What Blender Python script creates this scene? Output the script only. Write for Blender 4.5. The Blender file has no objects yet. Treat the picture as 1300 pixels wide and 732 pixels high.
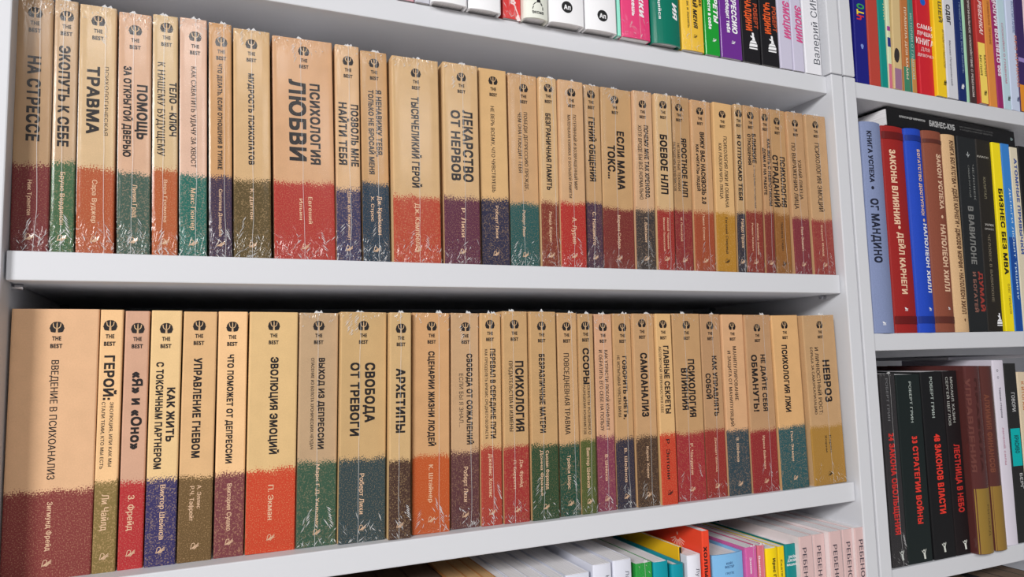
import bpy, bmesh, math, random
from mathutils import Matrix, Vector
from mathutils.geometry import delaunay_2d_cdt
random.seed(7)
R = math.radians
C = bpy.context.scene.collection

# ------------------------------------------------------------------ camera
cam_data = bpy.data.cameras.new('camera')
cam_data.sensor_width = 36.0
cam_data.lens = 904.09 / 1300 * 36
cam_data.clip_start = 0.01
cam = bpy.data.objects.new('camera', cam_data)
C.objects.link(cam)
r_ = (0.91705905, -0.39788651, -0.02624932)
d_ = (0.01432352, 0.09865646, -0.99501846)
f_ = (0.39849409, 0.9121147, 0.09617294)
cam.matrix_world = Matrix(((r_[0], -d_[0], -f_[0], 0.0), (r_[1], -d_[1], -f_[1], -0.645),
                           (r_[2], -d_[2], -f_[2], 0.0), (0, 0, 0, 1)))
bpy.context.scene.camera = cam

# ------------------------------------------------------------------ light
world = bpy.data.worlds.new('room_light'); bpy.context.scene.world = world
world.use_nodes = True
world.node_tree.nodes['Background'].inputs['Color'].default_value = (0.92, 0.95, 1.0, 1)
world.node_tree.nodes['Background'].inputs['Strength'].default_value = 0.13

def area(name, loc, target, sx, sy, power, color):
    l = bpy.data.lights.new(name, 'AREA'); l.shape = 'RECTANGLE'; l.size = sx; l.size_y = sy
    l.energy = power; l.color = color
    o = bpy.data.objects.new(name, l); C.objects.link(o)
    o.location = loc
    o.rotation_euler = (Vector(target) - Vector(loc)).to_track_quat('-Z', 'Y').to_euler()
    return o
area('key_lamp_left', (-2.0, -2.35, 1.05), (0.2, 0, 0), 0.8, 0.6, 93, (1.0, 0.985, 0.97))  # unseen key light from the left, lowered to brighten the lower row
area('ceiling_lamp_right', (1.0, -3.2, 1.3), (0.3, -0.2, 0), 0.9, 0.4, 12, (1.0, 0.985, 0.975))
area('floor_bounce_lamp', (-0.2, -2.9, 1.55), (-0.2, -2.8, 0), 1.2, 0.6, 44, (1.0, 0.98, 0.97))  # unseen lamp added to light the floor, for bounce under the boards

vs = bpy.context.scene.view_settings
vs.view_transform = 'Standard'; vs.look = 'None'; vs.exposure = 0.0; vs.gamma = 1.0
vs.use_curve_mapping = False

# ------------------------------------------------------------------ colour and material helpers
def lin(c):
    c = c / 255.0
    return c / 12.92 if c <= 0.04045 else ((c + 0.055) / 1.055) ** 2.4
def alb(rgb, k=1.05):
    return tuple(min(0.9, lin(v) * k) for v in rgb) + (1.0,)
MATS = {}
def new_mat(name):
    m = bpy.data.materials.new(name); m.use_nodes = True
    nt = m.node_tree
    return m, nt, nt.nodes['Principled BSDF'], nt.nodes['Material Output']
def plain(rgb, rough=0.6, name='paint', metal=0.0, coat=0.0, grain=0.0, bump=0.0, spec=0.3):
    key = (rgb, rough, metal, coat, grain, bump, spec)
    if key in MATS: return MATS[key]
    m, nt, b, out = new_mat(name)
    b.inputs['Base Color'].default_value = alb(rgb)
    b.inputs['Roughness'].default_value = rough
    b.inputs['Metallic'].default_value = metal
    b.inputs['Coat Weight'].default_value = coat
    b.inputs['Coat Roughness'].default_value = 0.12
    b.inputs['Specular IOR Level'].default_value = spec
    if grain or bump:
        tc = nt.nodes.new('ShaderNodeTexCoord')
        n = nt.nodes.new('ShaderNodeTexNoise'); n.inputs['Scale'].default_value = 900; n.inputs['Detail'].default_value = 3
        nt.links.new(tc.outputs['Object'], n.inputs['Vector'])
        if grain:
            mr = nt.nodes.new('ShaderNodeMapRange'); mr.inputs[1].default_value = 0.3; mr.inputs[2].default_value = 0.7
            mr.inputs[3].default_value = 1 - grain; mr.inputs[4].default_value = 1 + grain
            mx = nt.nodes.new('ShaderNodeMix'); mx.data_type = 'RGBA'; mx.blend_type = 'MULTIPLY'; mx.inputs[0].default_value = 1
            mx.inputs[6].default_value = alb(rgb)
            nt.links.new(n.outputs['Fac'], mr.inputs[0]); nt.links.new(mr.outputs[0], mx.inputs[7])
            nt.links.new(mx.outputs[2], b.inputs['Base Color'])
        if bump:
            bp = nt.nodes.new('ShaderNodeBump'); bp.inputs['Strength'].default_value = bump; bp.inputs['Distance'].default_value = 0.0004
            nt.links.new(n.outputs['Fac'], bp.inputs['Height']); nt.links.new(bp.outputs[0], b.inputs['Normal'])
    MATS[key] = m
    return m

def kraft_plain(krgb):
    return plain(tuple(min(255, int(v * 1.06)) for v in krgb), 0.7, 'kraft_board', grain=0.06)

def kraft_print(krgb, brgb, bh, seed, k=1.2):
    """kraft paper with a speckled roller-printed colour foot of height bh"""
    m, nt, b, out = new_mat('kraft_print')
    L = nt.links.new
    def N(t, **k):
        n = nt.nodes.new(t)
        for a, v in k.items(): setattr(n, a, v)
        return n
    def math_(op, a, b_=None, c=None):
        n = N('ShaderNodeMath', operation=op)
        for i, v in enumerate((a, b_, c)):
            if v is None: continue
            if isinstance(v, (int, float)): n.inputs[i].default_value = v
            else: L(v, n.inputs[i])
        return n.outputs[0]
    tc = N('ShaderNodeTexCoord'); mp = N('ShaderNodeMapping'); mp.inputs['Location'].default_value = (seed * .37, seed * .11, seed * .53)
    L(tc.outputs['Object'], mp.inputs['Vector'])
    sep = N('ShaderNodeSeparateXYZ'); L(tc.outputs['Object'], sep.inputs[0])
    def noise(scale, detail=2):
        n = N('ShaderNodeTexNoise'); n.inputs['Scale'].default_value = scale; n.inputs['Detail'].default_value = detail
        L(mp.outputs[0], n.inputs['Vector']); return n.outputs['Fac']
    low, fine, spk = noise(70, 2), noise(900, 2), noise(1050, 1)
    # soft fibre clouds in the kraft
    kc = N('ShaderNodeMix', data_type='RGBA', blend_type='MULTIPLY'); kc.inputs[0].default_value = 1
    kc.inputs[6].default_value = alb(krgb, k * .98)
    mr = N('ShaderNodeMapRange'); mr.inputs[3].default_value = .93; mr.inputs[4].default_value = 1.07
    mr.inputs[1].default_value = .3; mr.inputs[2].default_value = .7
    L(math_('ADD', math_('MULTIPLY', low, .5), math_('MULTIPLY', fine, .5)), mr.inputs[0]); L(mr.outputs[0], kc.inputs[7])
    # foot edge: height + ragged noise
    edge = math_('ADD', math_('MULTIPLY', math_('SUBTRACT', low, .5), .008), math_('MULTIPLY', math_('SUBTRACT', fine, .5), .022))
    t = math_('SUBTRACT', bh, math_('ADD', sep.outputs['Z'], edge))
    mask = N('ShaderNodeMapRange'); mask.inputs[1].default_value = -.0007; mask.inputs[2].default_value = .0012
    L(t, mask.inputs[0])
    # speckle inside the foot lets the kraft through
    sp = N('ShaderNodeMapRange'); sp.inputs[1].default_value = .52; sp.inputs[2].default_value = .70; sp.inputs[4].default_value = .30
    L(spk, sp.inputs[0])
    amt = math_('MULTIPLY', mask.outputs[0], math_('SUBTRACT', 1.0, sp.outputs[0]))
    fin = N('ShaderNodeMix', data_type='RGBA'); L(amt, fin.inputs[0]); L(kc.outputs[2], fin.inputs[6])
    fin.inputs[7].default_value = alb(brgb, 0.9 if k > 1.1 else 0.78)
    L(fin.outputs[2], b.inputs['Base Color'])
    b.inputs['Roughness'].default_value = 0.7; b.inputs['Specular IOR Level'].default_value = .2
    return m

def make_page_mat(rgb):
    m, nt, b, out = new_mat('page_edges')
    tc = nt.nodes.new('ShaderNodeTexCoord'); w = nt.nodes.new('ShaderNodeTexNoise')
    mp = nt.nodes.new('ShaderNodeMapping'); mp.inputs['Scale'].default_value = (2600, 18, 18)
    nt.links.new(tc.outputs['Object'], mp.inputs[0]); nt.links.new(mp.outputs[0], w.inputs['Vector'])
    w.inputs['Scale'].default_value = 1.0; w.inputs['Detail'].default_value = 2
    mr = nt.nodes.new('ShaderNodeMapRange'); mr.inputs[1].default_value = .3; mr.inputs[2].default_value = .7
    mr.inputs[3].default_value = .78; mr.inputs[4].default_value = 1.08
    mx = nt.nodes.new('ShaderNodeMix'); mx.data_type = 'RGBA'; mx.blend_type = 'MULTIPLY'; mx.inputs[0].default_value = 1
    mx.inputs[6].default_value = alb(rgb); nt.links.new(w.outputs['Fac'], mr.inputs[0]); nt.links.new(mr.outputs[0], mx.inputs[7])
    nt.links.new(mx.outputs[2], b.inputs['Base Color']); b.inputs['Roughness'].default_value = .85
    return m
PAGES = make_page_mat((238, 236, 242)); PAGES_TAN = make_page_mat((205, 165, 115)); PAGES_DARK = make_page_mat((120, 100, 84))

def make_film():
    m, nt, b, out = new_mat('cling_film')
    nt.nodes.remove(b); L = nt.links.new
    mn = nt.nodes.new('ShaderNodeMath'); mn.operation = 'MINIMUM'; mn.inputs[1].default_value = .05
    tr = nt.nodes.new('ShaderNodeBsdfTransparent'); gl = nt.nodes.new('ShaderNodeBsdfGlossy'); gl.inputs['Roughness'].default_value = .16
    fr = nt.nodes.new('ShaderNodeFresnel'); fr.inputs['IOR'].default_value = 1.5
    tc = nt.nodes.new('ShaderNodeTexCoord')
    mp = nt.nodes.new('ShaderNodeMapping'); mp.inputs['Scale'].default_value = (1.0, 1.0, .35); mp.inputs['Rotation'].default_value = (0, .5, 0)
    L(tc.outputs['Object'], mp.inputs[0])
    n1 = nt.nodes.new('ShaderNodeTexNoise'); n1.inputs['Scale'].default_value = 260; n1.inputs['Detail'].default_value = 2; n1.inputs['Distortion'].default_value = 1.2
    L(mp.outputs[0], n1.inputs['Vector'])
    # creases gather towards the two ends of the book (attribute stored on the film mesh)
    at = nt.nodes.new('ShaderNodeAttribute'); at.attribute_name = 'crumple'
    bp = nt.nodes.new('ShaderNodeBump'); bp.inputs['Distance'].default_value = .004
    L(at.outputs['Fac'], bp.inputs['Strength']); L(n1.outputs['Fac'], bp.inputs['Height'])
    L(bp.outputs[0], gl.inputs['Normal']); L(bp.outputs[0], fr.inputs['Normal'])
    mx = nt.nodes.new('ShaderNodeMixShader'); L(fr.outputs[0], mn.inputs[0]); 
    ml = nt.nodes.new('ShaderNodeMath'); ml.operation = 'MULTIPLY_ADD'; ml.inputs[1].default_value = 1.0; ml.inputs[2].default_value = .35
    m2 = nt.nodes.new('ShaderNodeMath'); m2.operation = 'MULTIPLY'
    L(at.outputs['Fac'], ml.inputs[0]); L(ml.outputs[0], m2.inputs[0]); L(mn.outputs[0], m2.inputs[1]); L(m2.outputs[0], mx.inputs[0]); L(tr.outputs[0], mx.inputs[1]); L(gl.outputs[0], mx.inputs[2])
    L(mx.outputs[0], out.inputs['Surface'])
    return m
FILM = make_film()
def make_film_white(a, name):
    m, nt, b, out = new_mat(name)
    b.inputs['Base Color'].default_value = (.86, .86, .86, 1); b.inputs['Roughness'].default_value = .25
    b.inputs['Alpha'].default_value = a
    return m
CREASE_GLINT = make_film_white(.74, 'crease_glint'); SEAM = make_film_white(.45, 'film_seam')  # whitish crease material carries the film highlights in its colour

# ------------------------------------------------------------------ mesh helpers
def link(name, me, mats=(), parent=None):
    o = bpy.data.objects.new(name, me); C.objects.link(o)
    for m in mats: me.materials.append(m)
    if parent is not None: o.parent = parent
    return o
def mesh(name, verts, faces, mats=(), parent=None, mi=None, smooth=False):
    me = bpy.data.meshes.new(name); me.from_pydata(verts, [], faces)
    if mi:
        for p, k in zip(me.polygons, mi): p.material_index = k
    if smooth:
        for p in me.polygons: p.use_smooth = True
    me.update()
    return link(name, me, mats, parent)
def box(x0, x1, y0, y1, z0, z1, V=None, F=None):
    V = [] if V is None else V; F = [] if F is None else F
    b = len(V)
    V += [(x0, y0, z0), (x1, y0, z0), (x1, y1, z0), (x0, y1, z0), (x0, y0, z1), (x1, y0, z1), (x1, y1, z1), (x0, y1, z1)]
    F += [(b, b+3, b+2, b+1), (b+4, b+5, b+6, b+7), (b, b+1, b+5, b+4), (b+1, b+2, b+6, b+5), (b+2, b+3, b+7, b+6), (b+3, b, b+4, b+7)]
    return V, F
def bevel_box(name, dims, mat, parent, bev=.0012):
    me = bpy.data.meshes.new(name); bm = bmesh.new()
    V, F = box(*dims); vs_ = [bm.verts.new(v) for v in V]
    for f in F: bm.faces.new([vs_[i] for i in f])
    bmesh.ops.bevel(bm, geom=list(bm.edges), offset=bev, segments=2, affect='EDGES', profile=.5)
    bm.to_mesh(me); bm.free()
    return link(name, me, (mat,), parent)
def empty(name, loc, label, cat, group=None, lean=0.0):
    o = bpy.data.objects.new(name, None); C.objects.link(o)
    o.empty_display_size = .02
    o.location = loc; o.rotation_euler = (0, R(lean), 0)
    o['label'] = label; o['category'] = cat
    if group: o['group'] = group
    return o

def spine_y(x, w, bulge):
    u = max(-1.0, min(1.0, 2 * x / w))
    return -bulge * (1 - u * u)

def cover(w, h, d, bulge, mats, parent, t=.0006, rnd=.0012, left_slot=0):
    """U-shaped cover: back board, spine, front board"""
    hw = w / 2; rnd = min(rnd, hw * .35)
    pts = [(hw, d), (hw, rnd), (hw - rnd * .3, rnd * .3)]
    n = 10
    xs = [hw - rnd - (w - 2 * rnd) * i / n for i in range(n + 1)]
    pts += [(x, spine_y(x, w, bulge)) for x in xs]
    pts += [(-(hw - rnd * .3), rnd * .3), (-hw, rnd), (-hw, d)]
    inn = []
    for i, (x, y) in enumerate(pts):
        ix = max(-hw + t, min(hw - t, x)); iy = y if i in (0, len(pts) - 1) else y + t
        if i in (1, len(pts) - 2): iy = max(iy, rnd + t)
        inn.append((ix, iy))
    V = []; F = []; MI = []; k = len(pts)
    for z in (0.0, h):
        V += [(x, y, z) for x, y in pts]; V += [(x, y, z) for x, y in inn]
    o0, i0, o1, i1 = 0, k, 2 * k, 3 * k
    for i in range(k - 1):
        F.append((o0+i+1, o0+i, o1+i, o1+i+1)); MI.append(left_slot if i >= k - 2 else 0)
        F.append((i0+i, i0+i+1, i1+i+1, i1+i)); MI.append(0)
        F.append((o0+i, o0+i+1, i0+i+1, i0+i)); MI.append(0)
        F.append((o1+i+1, o1+i, i1+i, i1+i+1)); MI.append(0)
    F.append((o0, i0, i1, o1)); MI.append(0)
    F.append((i0+k-1, o0+k-1, o1+k-1, i1+k-1)); MI.append(left_slot)
    return mesh('cover', V, F, mats, parent, MI)

def page_block(w, h, d, bulge, hard, mat, parent):
    t = .0022 if hard else .0007
    a = .003 if hard else .0
    hw = w / 2 - t - .0001
    if hw < .0003: return None
    n = 6; pts = [(hw, d - a)]
    if hard:
        pts.append((hw, .004)); pts += [(hw - 2*hw*i/n, spine_y(hw - 2*hw*i/n, w, bulge) + .003) for i in range(n+1)]
        pts.append((-hw, .004))
    else:
        pts += [(hw, .0022), (-hw, .0022)]
    pts.append((-hw, d - a)); k = len(pts)
    z0 = .003 if hard else .0003; z1 = h - (.003 if hard else .0004)
    V = [(x, y, z0) for x, y in pts] + [(x, y, z1) for x, y in pts]
    F = [(i, k+i, k+(i+1) % k, (i+1) % k) for i in range(k)] + [tuple(range(k)), tuple(range(2*k-1, k-1, -1))]
    return mesh('page_block', V, F, (mat,), parent)

# ------------------------------------------------------------------ lettering
TEXTS = []          # (body, style, target) resolved after one depsgraph update
def want_text(name, body, style, place, mat, parent):
    TEXTS.append((name, body, style, place, mat, parent))
def build_texts():
    """glyph outlines come from Blender's own font, are filled one character at a time and set into lines"""
    chars = sorted(set(''.join(t[1] for t in TEXTS)) - {' '} | {'Н'})
    tmp = {}
    for ch in chars:
        for key in (ch, 'Н' + ch + 'Н'):
            c = bpy.data.curves.new('lettering', 'FONT'); c.body = key; c.resolution_u = 3; c.fill_mode = 'NONE'
            o = bpy.data.objects.new('lettering', c); C.objects.link(o); tmp[key] = o
    c = bpy.data.curves.new('lettering', 'FONT'); c.body = 'НН'; c.fill_mode = 'NONE'
    o = bpy.data.objects.new('lettering', c); C.objects.link(o); tmp['НН'] = o
    bpy.context.view_layer.update()
    dg = bpy.context.evaluated_depsgraph_get()
    def outline(key):
        me = bpy.data.meshes.new_from_object(tmp[key].evaluated_get(dg))
        P = [(v.co.x, v.co.y) for v in me.vertices]; E = [tuple(e.vertices) for e in me.edges]
        bpy.data.meshes.remove(me); return P, E
    def width(key):
        P, _ = outline(key); return max(p[0] for p in P) - min(p[0] for p in P)
    w2 = width('НН'); glyph = {}
    cap = max(p[1] for p in outline('НН')[0])
    for ch in chars:
        P, E = outline(ch); adv = width('Н' + ch + 'Н') - w2
        if not P: glyph[ch] = ([], [], adv); continue
        vo, _e, fo, *_r = delaunay_2d_cdt([Vector(p) for p in P], E, [], 1, 1e-6)
        segs = [(P[i], P[j]) for i, j in E]; F = []
        for f in fo:
            cx = sum(vo[i].x for i in f) / len(f); cy = sum(vo[i].y for i in f) / len(f); n = 0
            for (ax, ay), (bx, by) in segs:
                if (ay > cy) != (by > cy) and cx < (bx - ax) * (cy - ay) / (by - ay) + ax: n += 1
            if n % 2: F.append(tuple(f))
        glyph[ch] = ([(v.x, v.y) for v in vo], F, adv)
    for o in tmp.values():
        cu = o.data; bpy.data.objects.remove(o); bpy.data.curves.remove(cu)
    for (name, body, style, place, mat, parent) in TEXTS:
        off = .040 if 'b' in style else (.020 if ('m' in style or 'a' in style or 'd' in style) else 0.0)
        sh = [(-off, -off), (off, -off), (-off, off), (off, off)] if off > .02 else ([(-off, 0), (off, 0)] if off else [(0, 0)])
        shear = .22 if 'i' in style else 0.0; gap = .05 if 'b' in style else .02
        V = []; F = []; pen = 0.0
        for ch in body:
            if ch == ' ': pen += .30; continue
            P, T, adv = glyph[ch]
            for q, (a, b_) in enumerate(sh):
                k = len(V); V += [(pen + x + a + shear * y, y + b_, q * 2e-5) for x, y in P]; F += [tuple(i + k for i in t) for t in T]
            pen += adv + gap
        x0 = min(v[0] for v in V); x1 = max(v[0] for v in V)
        W, bulge, ztop, ln, xc, cp = place
        kx = ln / max(x1 - x0, 1e-6); ky = cp / (cap + 2 * off)
        out = []
        for (tx, ty, tz) in V:
            ty += off
            if 'h' in style: X = xc - ln / 2 + (tx - x0) * kx; Z = ztop - cp / 2 + ty * ky
            elif 'u' in style: X = xc + cp / 2 - ty * ky; Z = ztop - ln + (tx - x0) * kx
            else: X = xc - cp / 2 + ty * ky; Z = ztop - (tx - x0) * kx
            out.append((X, spine_y(X, W, bulge) - .00012 - tz, Z))
        mesh(name, out, F, (mat,), parent)

def stroke(pts, wd, V, F, y=-.00015, W=1, bulge=0):
    for (a, b) in zip(pts[:-1], pts[1:]):
        dx, dz = b[0]-a[0], b[1]-a[1]; l = math.hypot(dx, dz) or 1e-6
        nx, nz = -dz / l * wd / 2, dx / l * wd / 2
        k = len(V)
        for (px, pz, s) in ((a[0], a[1], 1), (b[0], b[1], 1), (b[0], b[1], -1), (a[0], a[1], -1)):
            X, Z = px + nx * s, pz + nz * s
            V.append((X, spine_y(X, W, bulge) + y, Z))
        F.append((k, k+1, k+2, k+3))
def poly(pts, V, F, y=-.00015, W=1, bulge=0):
    k = len(V)
    for (px, pz) in pts: V.append((px, spine_y(px, W, bulge) + y, pz))
    F.append(tuple(range(k, k + len(pts))))
def arc(cx, cz, r, a0, a1, n, sx=1.0):
    return [(cx + sx * r * math.cos(R(a0 + (a1-a0)*i/n)), cz + r * math.sin(R(a0 + (a1-a0)*i/n))) for i in range(n+1)]

INK = plain((30, 24, 24), .6, 'dark_ink'); WHITE_INK = plain((222, 205, 190), .6, 'pale_ink'); CREAM_INK = plain((214, 178, 146), .6, 'cream_ink')

def emblem_mesh(size):
    """two dark profiles back to back around a psi"""
    s = size / 10.4; V = []; F = []
    def half(sg):
        # closed outline of one half, stepping around the crown, brow, nose, chin, neck
        P = [(0.15, 4.9), (2.0, 4.6), (3.6, 3.5), (4.6, 1.9), (4.75, .6), (5.3, -.6), (4.75, -1.0), (4.8, -1.7), (4.45, -2.1), (4.4, -2.9), (3.6, -3.6), (1.1, -3.9), (.75, -3.2), (.75, -.4), (.15, -.4)]
        return [(x * sg * s, z * s) for x, z in P]
    L_ = half(-1); Rr = half(1)
    poly(L_, V, F); poly(Rr[::-1], V, F)
    nd = len(F)
    # psi in kraft tone
    a = arc(0, 1.9 * s, 2.5 * s, 180, 360, 10)
    stroke([(-2.7 * s, 3.4 * s)] + a + [(2.7 * s, 3.4 * s)], .62 * s, V, F, y=-.0003)
    poly([(-.35 * s, 3.7 * s), (-.35 * s, -3.4 * s), (-.9 * s, -3.95 * s), (.9 * s, -3.95 * s), (.35 * s, -3.4 * s), (.35 * s, 3.7 * s)], V, F, y=-.0003)
    me = bpy.data.meshes.new('series_emblem'); me.from_pydata(V, [], F)
    for i, p in enumerate(me.polygons): p.material_index = 0 if i < nd else 1
    me.update(); me.materials.append(INK); me.materials.append(plain((206, 170, 128), .7, 'emblem_gap'))
    return me
def quill_geo(s, V, F, cx=0, cz=0, W=1, bulge=0):
    k = s / 8
    T = lambda P: [(cx + x * k, cz + z * k) for x, z in P]
    wd = .62 * k
    stroke(T([(-4, -3.2), (-2.6, 2.6), (-.6, 3.2), (.6, 1.4), (-.4, -.4), (-4, -3.2)]), wd, V, F, W=W, bulge=bulge)
    for o in (0, 1.5, 3.0):
        stroke(T([(-2.2 + o * .7, -2.8 + o * -.15), (.6 + o * .55, -.2 - o * .2), (4.2, 2.8 - o)]), wd, V, F, W=W, bulge=bulge)

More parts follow.
